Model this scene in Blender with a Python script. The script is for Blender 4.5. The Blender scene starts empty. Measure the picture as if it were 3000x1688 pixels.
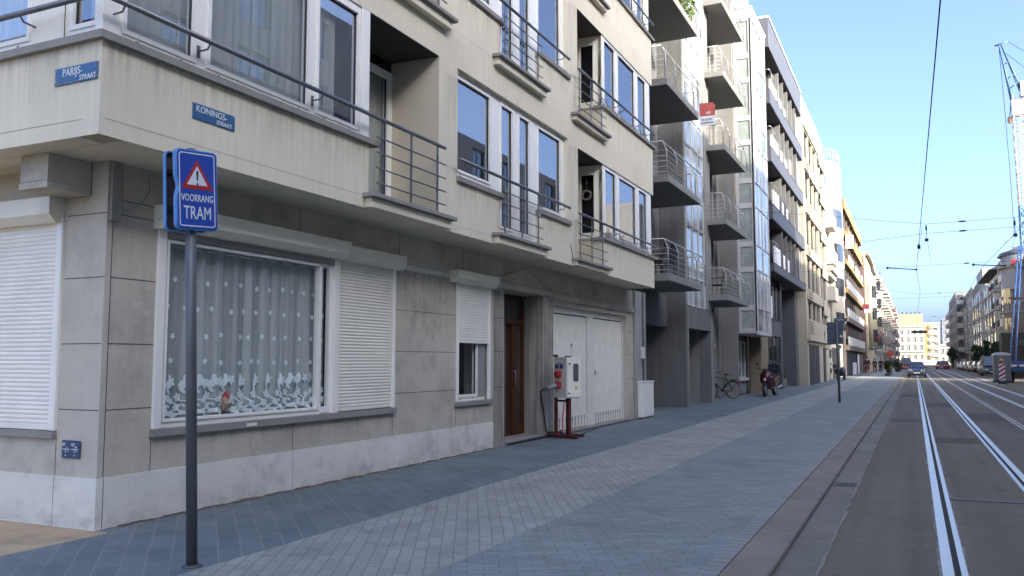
import bpy, bmesh, math, random
from mathutils import Vector, Matrix
random.seed(7)
S = bpy.context.scene
COL = S.collection
R = math.radians
PI = math.pi

# ---------------------------------------------------------------- mesh helper
AUTO = {'enamel_speck','chimney','corner_post','cornice','door','garage_door','flag_bracket','guide_rail','latch','parapet_panel','pane','clamp','screw','tail_light','window_fin','window_sill','ribbed_pilaster','railing','vent_slot','wall_sign'}
class MB:
    """collects geometry; T maps helper coordinates (u, z, d) or (x, y, z) to world"""
    def __init__(s, T=None):
        s.v = []; s.f = []; s.m = []; s.s = []; s.T = T
    def vt(s, p):
        s.v.append(tuple(s.T(*p)) if s.T else tuple(p)); return len(s.v) - 1
    def face(s, idx, m=0, smooth=False):
        s.f.append(tuple(idx)); s.m.append(m); s.s.append(smooth)
    def quad(s, pts, m=0):
        s.face([s.vt(p) for p in pts], m)
    def box(s, a0, a1, b0, b1, c0, c1, m=0):
        i = [s.vt(p) for p in ((a0,b0,c0),(a1,b0,c0),(a1,b1,c0),(a0,b1,c0),(a0,b0,c1),(a1,b0,c1),(a1,b1,c1),(a0,b1,c1))]
        for q in ((3,2,1,0),(4,5,6,7),(0,1,5,4),(1,2,6,5),(2,3,7,6),(3,0,4,7)):
            s.face([i[k] for k in q], m)
    def prism(s, poly, w0, w1, f, m=0, smooth=False):
        """poly of 2d points, f(a,b,w)->point"""
        n = len(poly)
        lo = [s.vt(f(a, b, w0)) for a, b in poly]; hi = [s.vt(f(a, b, w1)) for a, b in poly]
        for k in range(n):
            s.face((lo[k], lo[(k+1) % n], hi[(k+1) % n], hi[k]), m, smooth)
        s.face(lo[::-1], m); s.face(hi, m)
    def tube(s, pts, r, n=8, m=0, cap=True, r1=None):
        pts = [Vector(s.T(*p)) if s.T else Vector(p) for p in pts]
        rings = []
        N = len(pts); up = None
        for k, p in enumerate(pts):
            if k == 0: t = pts[1] - p
            elif k == N-1: t = p - pts[k-1]
            else: t = (pts[k+1] - p).normalized() + (p - pts[k-1]).normalized()
            t.normalize()
            a = Vector((0,0,1)) if abs(t.z) < .9 else Vector((1,0,0))
            if up is not None: a = up
            x = t.cross(a)
            if x.length < 1e-6: x = t.cross(Vector((.3,1,.2)))
            x.normalize(); y = x.cross(t).normalized(); up = y
            rr = r if r1 is None else r + (r1-r)*k/(N-1)
            ring = []
            for j in range(n):
                q = p + (x*math.cos(2*PI*j/n) + y*math.sin(2*PI*j/n))*rr
                s.v.append(tuple(q)); ring.append(len(s.v)-1)
            rings.append(ring)
        for k in range(N-1):
            for j in range(n):
                s.face((rings[k][j], rings[k][(j+1)%n], rings[k+1][(j+1)%n], rings[k+1][j]), m, True)
        if cap:
            s.face(rings[0][::-1], m); s.face(rings[-1], m)
    def lathe(s, prof, c, n=16, m=0, ax='z'):
        rings = []
        for r, h in prof:
            ring = []
            for j in range(n):
                a = 2*PI*j/n; x, y = r*math.cos(a), r*math.sin(a)
                p = (c[0]+x, c[1]+y, c[2]+h) if ax == 'z' else ((c[0]+h, c[1]+x, c[2]+y) if ax == 'x' else (c[0]+x, c[1]+h, c[2]+y))
                ring.append(s.vt(p))
            rings.append(ring)
        for k in range(len(rings)-1):
            for j in range(n):
                s.face((rings[k][j], rings[k][(j+1)%n], rings[k+1][(j+1)%n], rings[k+1][j]), m, True)
        s.face(rings[0][::-1], m); s.face(rings[-1], m)
    def ball(s, c, rx, ry=None, rz=None, n=10, k=6, m=0):
        ry = ry or rx; rz = rz or rx
        rings = []
        for i in range(1, k):
            t = PI*i/k
            rings.append([s.vt((c[0]+rx*math.sin(t)*math.cos(2*PI*j/n), c[1]+ry*math.sin(t)*math.sin(2*PI*j/n), c[2]+rz*math.cos(t))) for j in range(n)])
        a = s.vt((c[0], c[1], c[2]+rz)); b = s.vt((c[0], c[1], c[2]-rz))
        for j in range(n):
            s.face((a, rings[0][j], rings[0][(j+1)%n]), m, True)
            s.face((b, rings[-1][(j+1)%n], rings[-1][j]), m, True)
        for i in range(len(rings)-1):
            for j in range(n):
                s.face((rings[i][j], rings[i+1][j], rings[i+1][(j+1)%n], rings[i][(j+1)%n]), m, True)
    def gridwall(s, u0, u1, z0, z1, holes, d0=0., d1=-.25, m=0, mr=None):
        """wall slab in (u,z,d) coordinates between depth d0 (front) and d1 with rectangular holes"""
        mr = m if mr is None else mr
        us = sorted({u0, u1} | {h[0] for h in holes} | {h[1] for h in holes})
        zs = sorted({z0, z1} | {h[2] for h in holes} | {h[3] for h in holes})
        us = [u for u in us if u0 <= u <= u1]; zs = [z for z in zs if z0 <= z <= z1]
        def solid(i, j):
            if i < 0 or j < 0 or i >= len(us)-1 or j >= len(zs)-1: return False
            cu = (us[i]+us[i+1])/2; cz = (zs[j]+zs[j+1])/2
            return not any(h[0] < cu < h[1] and h[2] < cz < h[3] for h in holes)
        ids = {}
        def g(i, j, k):
            if (i, j, k) not in ids: ids[(i, j, k)] = s.vt((us[i], zs[j], (d0, d1)[k]))
            return ids[(i, j, k)]
        for i in range(len(us)-1):
            for j in range(len(zs)-1):
                if not solid(i, j): continue
                s.face((g(i,j,0), g(i+1,j,0), g(i+1,j+1,0), g(i,j+1,0)), m)
                s.face((g(i,j,1), g(i,j+1,1), g(i+1,j+1,1), g(i+1,j,1)), m)
                if not solid(i-1, j): s.face((g(i,j,0), g(i,j+1,0), g(i,j+1,1), g(i,j,1)), mr)
                if not solid(i+1, j): s.face((g(i+1,j,0), g(i+1,j,1), g(i+1,j+1,1), g(i+1,j+1,0)), mr)
                if not solid(i, j-1): s.face((g(i,j,0), g(i,j,1), g(i+1,j,1), g(i+1,j,0)), mr)
                if not solid(i, j+1): s.face((g(i,j+1,0), g(i+1,j+1,0), g(i+1,j+1,1), g(i,j+1,1)), mr)
    def mesh(s, name, mats, fix=True):
        me = bpy.data.meshes.new(name)
        me.from_pydata(s.v, [], s.f)
        for mm in (mats if isinstance(mats, (list, tuple)) else [mats]): me.materials.append(mm)
        me.polygons.foreach_set('material_index', s.m)
        me.polygons.foreach_set('use_smooth', s.s)
        if fix:
            bm = bmesh.new(); bm.from_mesh(me)
            bmesh.ops.recalc_face_normals(bm, faces=bm.faces)
            bm.to_mesh(me); bm.free()
        me.update(); return me
    def pieces(s):
        """face lists of the far-apart pieces (islands closer than half the larger one's length stay together)"""
        n = len(s.v); up = list(range(n))
        def find(i):
            while up[i] != i: up[i] = up[up[i]]; i = up[i]
            return i
        for f in s.f:
            for k in f[1:]: up[find(k)] = find(f[0])
        isl = {}
        for f in s.f:
            for k in f: isl.setdefault(find(k), set()).add(k)
        keys = list(isl); bb = []
        for k in keys:
            P = [s.v[i] for i in isl[k]]; bb.append(([min(p[a] for p in P) for a in range(3)], [max(p[a] for p in P) for a in range(3)]))
        g = list(range(len(keys)))
        def gf(i):
            while g[i] != i: g[i] = g[g[i]]; i = g[i]
            return i
        for i in range(len(keys)):
            for j in range(i):
                if gf(i) == gf(j): continue
                gap = math.sqrt(sum(max(0, bb[i][0][a]-bb[j][1][a], bb[j][0][a]-bb[i][1][a])**2 for a in range(3)))
                L = max(max(b[1][a]-b[0][a] for a in range(3)) for b in (bb[i], bb[j]))
                if gap <= max(.02, .5*L): g[gf(i)] = gf(j)
        where = {keys[i]: gf(i) for i in range(len(keys))}
        out = {}
        for q, f in enumerate(s.f): out.setdefault(where[find(f[0])], []).append(q)
        return list(out.values())
    def build(s, name, mats, parent=None, bevel=0., fix=True, local=False, seg=1):
        if name in AUTO:
            P = s.pieces()
            if len(P) > 1:
                made = []
                for fl in P:
                    m = MB(); ids = {}
                    for q in fl:
                        for k in s.f[q]:
                            if k not in ids: ids[k] = len(m.v); m.v.append(s.v[k])
                        m.f.append(tuple(ids[k] for k in s.f[q])); m.m.append(s.m[q]); m.s.append(s.s[q])
                    made.append(m.build1(name, mats, parent, bevel, fix, local, seg))
                MB.last = made; return made[0]
        o = s.build1(name, mats, parent, bevel, fix, local, seg); MB.last = [o]; return o
    def build1(s, name, mats, parent=None, bevel=0., fix=True, local=False, seg=1):
        o = bpy.data.objects.new(name, s.mesh(name, mats, fix)); COL.objects.link(o)
        if parent is not None: attach(o, parent, local)
        if bevel:
            b = o.modifiers.new('bevel', 'BEVEL'); b.width = bevel; b.segments = seg; b.limit_method = 'ANGLE'; b.angle_limit = R(40)
        return o

ROOTM = {}
def attach(o, parent, local=False):
    o.parent = parent
    if not local:
        M = Matrix.Identity(4); p = parent
        while p is not None:
            M = ROOTM.get(p.name, Matrix.Identity(4)) @ M if p.parent is None else M
            p = p.parent
        # children of parts: the part itself already sits at world coordinates
        o.matrix_parent_inverse = M.inverted() if parent.parent is None else Matrix.Identity(4)
def tag(o, label, cat, group=None):
    o['label'] = label; o['category'] = cat
    if group: o['group'] = group
    return o
def thing(name, label, cat, loc=(0,0,0), rz=0., group=None, sc=1.):
    o = bpy.data.objects.new(name, None); COL.objects.link(o)
    o.location = loc; o.rotation_euler = (0, 0, rz); o.scale = (sc, sc, sc)
    o.empty_display_size = .2
    ROOTM[o.name] = Matrix.Translation(loc) @ Matrix.Rotation(rz, 4, 'Z') @ Matrix.Scale(sc, 4)
    return tag(o, label, cat, group)
def struct(o): o['kind'] = 'structure'; return o
def kids(o): return list(o.children)
def copy_tree(o, parent=None):
    c = o.copy(); COL.objects.link(c)
    if parent is not None: c.parent = parent; c.matrix_parent_inverse = o.matrix_parent_inverse.copy()
    for ch in kids(o): copy_tree(ch, c)
    return c
def copy_thing(o, loc, rz=None, label=None, sc=None):
    c = copy_tree(o); c.location = loc
    if rz is not None: c.rotation_euler = (0, 0, rz)
    if sc is not None: c.scale = (sc, sc, sc)
    if label: c['label'] = label
    return c
def shift_part(o, parent, dz=0., dy=0., dx=0.):
    """copy of a part (and its sub-parts) moved in world space, under the same thing"""
    c = o.copy(); COL.objects.link(c); c.parent = parent; c.matrix_parent_inverse = o.matrix_parent_inverse.copy()
    c.location = (o.location.x+dx, o.location.y+dy, o.location.z+dz)
    for ch in kids(o):
        d = ch.copy(); COL.objects.link(d); d.parent = c
    return c

# coordinate maps: (u, z, d) with d pointing out of the facade
def TX(X0, sgn=1):   return lambda u, z, d: (X0 + sgn*d, u, z)       # facade facing +X (sgn 1) or -X
def TY(Y0):          return lambda u, z, d: (u, Y0 - d, z)           # facade facing -Y

# ---------------------------------------------------------------- materials
def nodes(name):
    m = bpy.data.materials.new(name); m.use_nodes = True
    nt = m.node_tree; b = nt.nodes['Principled BSDF']
    return m, nt, b
def N(nt, t, **kw):
    n = nt.nodes.new(t)
    for k, v in kw.items(): setattr(n, k, v)
    return n
def objco(nt, scale=(1,1,1), rot=(0,0,0), loc=(0,0,0)):
    tc = N(nt, 'ShaderNodeTexCoord'); mp = N(nt, 'ShaderNodeMapping')
    mp.inputs['Scale'].default_value = scale; mp.inputs['Rotation'].default_value = rot; mp.inputs['Location'].default_value = loc
    nt.links.new(tc.outputs['Object'], mp.inputs['Vector']); return mp.outputs['Vector']
def noise(nt, vec, scale, detail=4, rough=.55):
    n = N(nt, 'ShaderNodeTexNoise'); n.inputs['Scale'].default_value = scale
    n.inputs['Detail'].default_value = detail; n.inputs['Roughness'].default_value = rough
    nt.links.new(vec, n.inputs['Vector']); return n.outputs['Fac']
def ramp(nt, fac, stops):
    r = N(nt, 'ShaderNodeValToRGB'); e = r.color_ramp.elements
    while len(e) < len(stops): e.new(.5)
    for k, (p, c) in enumerate(stops):
        e[k].position = p; e[k].color = (c[0], c[1], c[2], 1) if not isinstance(c, (int, float)) else (c, c, c, 1)
    nt.links.new(fac, r.inputs['Fac']); return r.outputs['Color']
def mixc(nt, a, b, fac, mode='MIX'):
    n = N(nt, 'ShaderNodeMix', data_type='RGBA', blend_type=mode)
    for sock, v in ((n.inputs[6], a), (n.inputs[7], b)):
        if isinstance(v, tuple): sock.default_value = (*v, 1)
        else: nt.links.new(v, sock)
    if isinstance(fac, (int, float)): n.inputs[0].default_value = fac
    else: nt.links.new(fac, n.inputs[0])
    return n.outputs[2]
def bump(nt, b, h, strength=.2, dist=.01):
    n = N(nt, 'ShaderNodeBump'); n.inputs['Strength'].default_value = strength; n.inputs['Distance'].default_value = dist
    nt.links.new(h, n.inputs['Height']); nt.links.new(n.outputs['Normal'], b.inputs['Normal'])
def mul(c, k): return tuple(max(0., min(1., x*k)) for x in c)
MATS = {}
def simple(name, c, rough=.5, metal=0., var=.06, scale=6., bmp=0., spec=None):
    """paint, metal, plastic: colour with a soft uneven wear"""
    if name in MATS: return MATS[name]
    m, nt, b = nodes(name)
    v = objco(nt); f = noise(nt, v, scale, 5)
    nt.links.new(ramp(nt, f, [(.3, mul(c, 1-var)), (.7, mul(c, 1+var))]), b.inputs['Base Color'])
    b.inputs['Metallic'].default_value = metal
    r = N(nt, 'ShaderNodeMapRange'); r.inputs['To Min'].default_value = max(0., rough-.07); r.inputs['To Max'].default_value = min(1., rough+.1)
    nt.links.new(f, r.inputs['Value']); nt.links.new(r.outputs[0], b.inputs['Roughness'])
    if spec is not None: b.inputs['Specular IOR Level'].default_value = spec
    if bmp: bump(nt, b, noise(nt, v, 40), bmp, .004)
    MATS[name] = m; return m
def masonry(name, c, var=.12, blot=.8, grain=60., streak=.0, rough=.85, bmp=.25, dirt=None, dirt_amt=.5):
    """plaster, concrete, stone: large blotches, fine grain, rain streaks"""
    if name in MATS: return MATS[name]
    m, nt, b = nodes(name)
    v = objco(nt)
    big = ramp(nt, noise(nt, v, blot, 6, .62), [(.3, mul(c, 1-var)), (.52, c), (.75, mul(c, 1+var*.8))])
    g = ramp(nt, noise(nt, v, grain, 3, .7), [(.25, .86), (.75, 1.1)])
    col = mixc(nt, big, g, .8, 'MULTIPLY')
    if streak:
        sv = objco(nt, (5, 5, .22)); sf = ramp(nt, noise(nt, sv, 2.2, 5, .65), [(.42, 1-streak), (.62, 1.)])
        col = mixc(nt, col, sf, 1., 'MULTIPLY')
    if dirt:
        df = ramp(nt, noise(nt, objco(nt, (1,1,1), loc=(7,3,5)), 1.7, 7, .7), [(.5, 0.), (.72, dirt_amt)])
        col = mixc(nt, col, dirt, df)
    nt.links.new(col, b.inputs['Base Color'])
    b.inputs['Roughness'].default_value = rough
    b.inputs['Specular IOR Level'].default_value = .3
    if bmp: bump(nt, b, noise(nt, v, grain*1.3, 4), bmp, .003)
    MATS[name] = m; return m
def glass(name, tint=(.9,.95,.95), ior=1.9, see=1., wav=.0):
    """window pane: mirror-like reflection over a see-through sheet"""
    if name in MATS: return MATS[name]
    m, nt, b = nodes(name); nt.nodes.remove(b)
    out = nt.nodes['Material Output']
    tr = N(nt, 'ShaderNodeBsdfTransparent'); tr.inputs['Color'].default_value = (*mul(tint, see), 1)
    gl = N(nt, 'ShaderNodeBsdfGlossy'); gl.inputs['Roughness'].default_value = .0; gl.inputs['Color'].default_value = (.95,.97,1,1)
    fr = N(nt, 'ShaderNodeFresnel'); fr.inputs['IOR'].default_value = ior
    geo = N(nt, 'ShaderNodeNewGeometry'); ma = N(nt, 'ShaderNodeMath', operation='MULTIPLY_ADD'); nt.links.new(geo.outputs['Backfacing'], ma.inputs[0]); ma.inputs[1].default_value = -2.; ma.inputs[2].default_value = 1.
    pw = N(nt, 'ShaderNodeMath', operation='POWER'); pw.inputs[0].default_value = ior; nt.links.new(ma.outputs[0], pw.inputs[1]); nt.links.new(pw.outputs[0], fr.inputs['IOR'])
    if wav:
        bp = N(nt, 'ShaderNodeBump'); bp.inputs['Strength'].default_value = wav; bp.inputs['Distance'].default_value = .02
        nt.links.new(noise(nt, objco(nt), 1.3, 2), bp.inputs['Height']); nt.links.new(bp.outputs[0], gl.inputs['Normal'])
    mx = N(nt, 'ShaderNodeMixShader')
    nt.links.new(fr.outputs[0], mx.inputs[0]); nt.links.new(tr.outputs[0], mx.inputs[1]); nt.links.new(gl.outputs[0], mx.inputs[2])
    nt.links.new(mx.outputs[0], out.inputs['Surface'])
    MATS[name] = m; return m
def dark_glass(name, c=(.02,.025,.03), ior=1.8, rough=.03):
    if name in MATS: return MATS[name]
    m, nt, b = nodes(name)
    f = noise(nt, objco(nt, (.7,.7,.4)), 1.1, 3)
    nt.links.new(ramp(nt, f, [(.35, mul(c,.5)), (.65, mul(c,1.8))]), b.inputs['Base Color'])
    b.inputs['Roughness'].default_value = rough; b.inputs['IOR'].default_value = ior
    b.inputs['Specular IOR Level'].default_value = .6
    MATS[name] = m; return m
def pavers(name, c1, c2, mortar, bw, bh, rot, off=.5, msize=.006, blot=.18, rough=.75, bias=0.):
    m, nt, b = nodes(name)
    v = objco(nt, (1,1,1), (0,0,rot))
    # a little waviness so courses are not ruler straight
    nn = N(nt, 'ShaderNodeTexNoise'); nn.inputs['Scale'].default_value = 1.6; nt.links.new(v, nn.inputs['Vector'])
    vm = N(nt, 'ShaderNodeVectorMath', operation='MULTIPLY_ADD'); nt.links.new(nn.outputs['Color'], vm.inputs[0]); vm.inputs[1].default_value = (.03,.03,0); nt.links.new(v, vm.inputs[2])
    br = N(nt, 'ShaderNodeTexBrick'); nt.links.new(vm.outputs[0], br.inputs['Vector'])
    br.offset = off
    br.inputs['Scale'].default_value = 1.; br.inputs['Brick Width'].default_value = bw; br.inputs['Row Height'].default_value = bh
    br.inputs['Mortar Size'].default_value = msize; br.inputs['Mortar Smooth'].default_value = .3; br.inputs['Bias'].default_value = bias
    br.inputs['Color1'].default_value = (*c1, 1); br.inputs['Color2'].default_value = (*c2, 1); br.inputs['Mortar'].default_value = (*mortar, 1)
    big = ramp(nt, noise(nt, objco(nt), .55, 7, .65), [(.3, 1-blot), (.7, 1+blot*.6)])
    fine = ramp(nt, noise(nt, objco(nt), 45., 4, .7), [(.25, .82), (.75, 1.12)])
    col = mixc(nt, mixc(nt, br.outputs['Color'], big, 1., 'MULTIPLY'), fine, .8, 'MULTIPLY')
    vo = N(nt, 'ShaderNodeTexVoronoi'); vo.inputs['Scale'].default_value = 2.3; nt.links.new(objco(nt), vo.inputs['Vector'])
    col = mixc(nt, col, ramp(nt, vo.outputs['Distance'], [(.035, .55), (.05, 1.)]), .8, 'MULTIPLY')
    st = ramp(nt, noise(nt, objco(nt, (1,1,1), loc=(3,9,1)), 1.9, 8, .72), [(.50, 1.), (.68, .72)])
    col = mixc(nt, col, st, .9, 'MULTIPLY')
    nt.links.new(col, b.inputs['Base Color'])
    rr = N(nt, 'ShaderNodeMapRange'); rr.inputs['To Min'].default_value = rough-.12; rr.inputs['To Max'].default_value = rough+.12
    nt.links.new(noise(nt, objco(nt), 3., 5), rr.inputs['Value']); nt.links.new(rr.outputs[0], b.inputs['Roughness'])
    inv = N(nt, 'ShaderNodeMath', operation='MULTIPLY_ADD'); nt.links.new(br.outputs['Fac'], inv.inputs[0]); inv.inputs[1].default_value = -1.; inv.inputs[2].default_value = 1.
    ad = N(nt, 'ShaderNodeMath', operation='MULTIPLY_ADD'); nt.links.new(noise(nt, objco(nt), 18., 4), ad.inputs[0]); ad.inputs[1].default_value = .5; nt.links.new(inv.outputs[0], ad.inputs[2])
    bump(nt, b, ad.outputs[0], .35, .004)
    return m

# lettering as flat raised mesh
def lettering(txt, size, depth=.002, sx=1., bold=.0, align='LEFT', sp=1.):
    cu = bpy.data.curves.new('lettering', 'FONT'); cu.body = txt; cu.size = size; cu.extrude = depth
    cu.align_x = align; cu.space_character = sp; cu.resolution_u = 3
    o = bpy.data.objects.new('lettering', cu); COL.objects.link(o)
    dg = bpy.context.evaluated_depsgraph_get()
    me = bpy.data.meshes.new_from_object(o.evaluated_get(dg))
    bpy.data.objects.remove(o); bpy.data.curves.remove(cu)
    if bold:                                         # heavier strokes: the same letters laid again a hair to the side
        V = [tuple(v.co) for v in me.vertices]; F = [tuple(p.vertices) for p in me.polygons]; nv = []; nf = []
        for k, (ox, oy) in enumerate(((-bold, 0), (bold, 0), (0, bold), (0, -bold))):
            b0 = len(nv); nv += [(x+ox, y+oy, z+k*.00012) for x, y, z in V]; nf += [tuple(i+b0 for i in f) for f in F]
        m2 = bpy.data.meshes.new('lettering'); m2.from_pydata(nv, [], nf); m2.update(); bpy.data.meshes.remove(me); me = m2
    for v in me.vertices: v.co.x *= sx
    return me
def put_text(txt, size, mat, parent, T, u, z, d, sx=1., bold=0., align='LEFT', name='lettering', rot=0., flip=1, sp=1.):
    """writes along +u (flip 1) or -u (flip -1) on a facade map T"""
    me = lettering(txt, size, .002, sx, bold, align, sp)
    c, s = math.cos(rot), math.sin(rot)
    for v in me.vertices:
        x, y, w = v.co
        x, y = x*c - y*s, x*s + y*c
        v.co = T(u + flip*x, z + y, d + w)
    me.materials.clear(); me.materials.append(mat)
    o = bpy.data.objects.new(name, me); COL.objects.link(o)
    if parent is not None: attach(o, parent)
    return o
# ================================================================ materials used across the street
M_stucco = masonry('beige_stucco', (.715,.655,.505), var=.09, blot=.6, grain=90, streak=.05, bmp=.15)
M_cream = masonry('cream_stucco', (.60,.53,.40), var=.06, blot=.6, grain=90, bmp=.12)
M_panel = masonry('concrete_cladding', (.525,.48,.395), var=.17, blot=1.3, grain=70, streak=.04, bmp=.3, dirt=(.15,.135,.11), dirt_amt=.45)
M_joint = simple('panel_joint', (.07,.068,.06), .9)
M_plinth = masonry('painted_plinth', (.70,.675,.60), var=.09, blot=1.4, grain=60, bmp=.25, dirt=(.22,.215,.2), dirt_amt=.5)
M_ribbed = masonry('board_marked_concrete', (.395,.37,.315), var=.22, blot=1.5, grain=60, streak=.38, bmp=.4)
M_sill = masonry('bluestone', (.275,.26,.235), var=.12, blot=3., grain=90, bmp=.2)
M_pvc = simple('white_pvc', (.82,.80,.73), .32, var=.03, scale=2)
M_box = simple('cream_aluminium', (.78,.74,.60), .42, var=.05, scale=3)
M_slat = simple('grey_white_slats', (.79,.76,.68), .45, var=.05, scale=4)
M_slat2 = simple('ivory_slats', (.75,.71,.60), .45, var=.06, scale=3)
M_rail = simple('grey_rail_metal', (.17,.175,.185), .35, metal=.55, var=.1)
M_glass = glass('window_glass', ior=4.0, see=.85, wav=.012)
M_glass_s = glass('shop_window_glass', ior=1.5, see=1., wav=.01)
M_gasket = simple('black_gasket', (.02,.02,.022), .5)
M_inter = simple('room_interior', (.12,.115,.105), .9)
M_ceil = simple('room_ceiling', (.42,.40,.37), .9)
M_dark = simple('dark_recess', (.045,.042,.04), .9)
M_garage = simple('white_garage_paint', (.72,.70,.62), .5, var=.08, scale=5)
M_wood = masonry('brown_door_wood', (.085,.027,.012), var=.25, blot=4, grain=30, streak=.3, rough=.45, bmp=.1)
M_black = simple('black_plastic', (.02,.02,.022), .45)
M_white = simple('white_paint', (.78,.78,.78), .5, var=.04)
M_steel = simple('galvanised_steel', (.42,.43,.44), .38, metal=.8, var=.1)

WX, FX = -6.62, -5.90          # ground-floor wall plane, upper facade plane
FH, Z0 = 2.87, 3.33            # storey height, soffit height
TG, TF = TX(WX), TX(FX)
SG, SF = TY(5.40), TY(4.70)    # the same two planes on the side street

bld = thing('corner_apartment_building', 'beige corner apartment building with a grey stone ground floor and overhanging storeys', 'building', (-8, 12, 0))

def curtain_mat(name, c, a, pale=None):
    m, nt, b = nodes(name)
    nt.links.new(ramp(nt, noise(nt, objco(nt, (9,9,.12)), 2., 3), [(.3, mul(c,.8)), (.7, c)]), b.inputs['Base Color'])
    b.inputs['Roughness'].default_value = .9; b.inputs['Alpha'].default_value = a
    b.inputs['Specular IOR Level'].default_value = .1
    return m
M_drape = curtain_mat('grey_drape', (.78,.80,.76), 1.)
M_sheer = curtain_mat('sheer_net', (.95,.95,.93), .42)
M_lace = curtain_mat('white_lace', (.95,.97,.98), .95)

def drape(parent, T, u0, u1, z0, z1, d, mat, amp=.03, wl=.16, name='curtain', seed=0, flare=0.):
    rr = random.Random(seed); mb = MB(T); n = max(8, int((u1-u0)/.025))
    ph = [rr.uniform(0, 6.3) for _ in range(4)]
    cols = []
    def off(u, t):
        return amp*(math.sin(2*PI*u/wl+ph[0]+.7*math.sin(2*PI*u/.9+ph[1])+.5*t) + .5*math.sin(2*PI*u/(wl*.43)+ph[2]+t*.6))*(.55+flare*t)
    for k in range(n+1):
        u = u0+(u1-u0)*k/n
        cols.append([mb.vt((u, z1+(z0-z1)*t, d+off(u, t))) for t in (0, .33, .66, 1.)])
    for k in range(n):
        for j in range(3): mb.face((cols[k][j], cols[k+1][j], cols[k+1][j+1], cols[k][j+1]), 0, True)
    return mb.build(name, mat, parent, fix=False), off

def window(parent, T, u0, u1, z0, z1, lights, d=-.03, fr=.05, name='window', gl=None, mat=None, depth=.07, outer=True, topdrop=0.):
    """white sash window: lights = list of (a,b,c,e) glass rectangles"""
    mb = MB(T)
    holes = [(a, b, c, e) for a, b, c, e in lights]
    mb.gridwall(u0, u1, z0, z1, holes, d, d-depth)
    for a, b, c, e in lights:                     # sash round every pane, standing proud
        w = .045
        mb.box(a-w, b+w, c-w, c-.004, d+.0005, d+.016); mb.box(a-w, b+w, e+.004, e+w, d+.0005, d+.016)
        mb.box(a-w, a-.004, c-.004, e+.004, d+.0005, d+.016); mb.box(b+.004, b+w, c-.004, e+.004, d+.0005, d+.016)
        # dark gasket lines
        for q in ((a-.003, a+.012, c, e), (b-.012, b+.003, c, e), (a, b, c-.003, c+.010), (a, b, e-.014, e+.003)):
            mb.box(q[0], q[1], q[2], q[3], d-.030, d-.012, 1)
        if b-a > .3:                              # drain slots in the bottom rail
            for uu in (a+.12, b-.12): mb.box(uu-.015, uu+.015, c-.075, c-.067, d+.0002, d+.004, 1)
    w = mb.build(name, [mat or M_pvc, M_gasket], parent)
    g = MB(T)
    for a, b, c, e in lights: g.quad(((a,c,d-.028),(b,c,d-.028),(b,e,d-.028),(a,e,d-.028)))
    g.build('pane', gl or M_glass, w, fix=False)
    return w

# ---------------------------------------------------------------- ground floor
mb = MB(TG)
door = (13.74, 15.55, 0., 2.78); gar = (16.05, 20.95, 0., 2.63)
mb.gridwall(5.40, 22.55, 0., 3.33, [(5.98,10.17,.85,2.80), (11.98,13.16,.84,2.78), door, gar], 0., -.49)
sb = MB(SG)
sb.gridwall(-16., -7.11, 0., 3.33, [(-9.6,-7.17,.855,2.80)], 0., -.49)

# joints of the cladding slabs
J = .004
def hj(z, a, b, T=mb): T.box(a, b, z-J, z+J, .0005, .002, 1)
def vj(u, a, b, T=mb): T.box(u-J, u+J, a, b, .0005, .002, 1)
for z in (1.055, 1.655, 2.26, 2.85): hj(z, 5.465, 5.975)
vj(5.465, .46, 3.33); vj(5.985, .46, .79)
for z in (1.04, 1.632, 2.223): hj(z, 10.20, 11.97)
for u in (8.05, 10.16, 11.985): vj(u, .46, .78)
for u in (8.1, 10.3, 12.2): vj(u, 3.0, 3.33)
hj(2.985, 5.5, 5.97)
for u in (18.5,): vj(u, 2.9, 3.33)
for z in (1.04, 1.66, 2.25): hj(z, 20.97, 21.47)
for z in (1.055, 1.655, 2.26, 2.85): sb.box(-7.15, -6.63, z-J, z+J, .0005, .002, 1)
sb.box(-7.17, -7.163, .46, .80, .0005, .002, 1)
mb.build('ground_wall', [M_panel, M_joint], bld)
sb.build('ground_wall', [M_panel, M_joint], bld)
# plinth
mb = MB(TG); mb.box(5.392, 13.31, 0., .452, .0005, .010); mb.box(5.462, 5.468, 0., .452, .010, .0115, 1)
for u in (8.05, 11.4): mb.box(u-.002, u+.002, .0, .452, .010, .0108, 1)
mb.T = SG; mb.box(-16., -6.612, 0., .452, .0005, .010); mb.box(-7.168, -7.164, 0., .452, .010, .0112, 1)
mb.build('plinth', [M_plinth, M_joint], bld)
# soil line along the foot of the wall
mb = MB(TG)
for k in range(60):
    u = 5.5+k*.13; w = .02+.05*abs(math.sin(k*1.7))*(1 if 8 < k < 30 else .4)
    mb.box(u, u+.132, .001, .003+.012*abs(math.sin(k*2.3)), .010, .012+w)
mb.build('dirt_line', simple('sandy_dirt', (.16,.12,.085), .95, var=.2, scale=30), bld)
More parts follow.
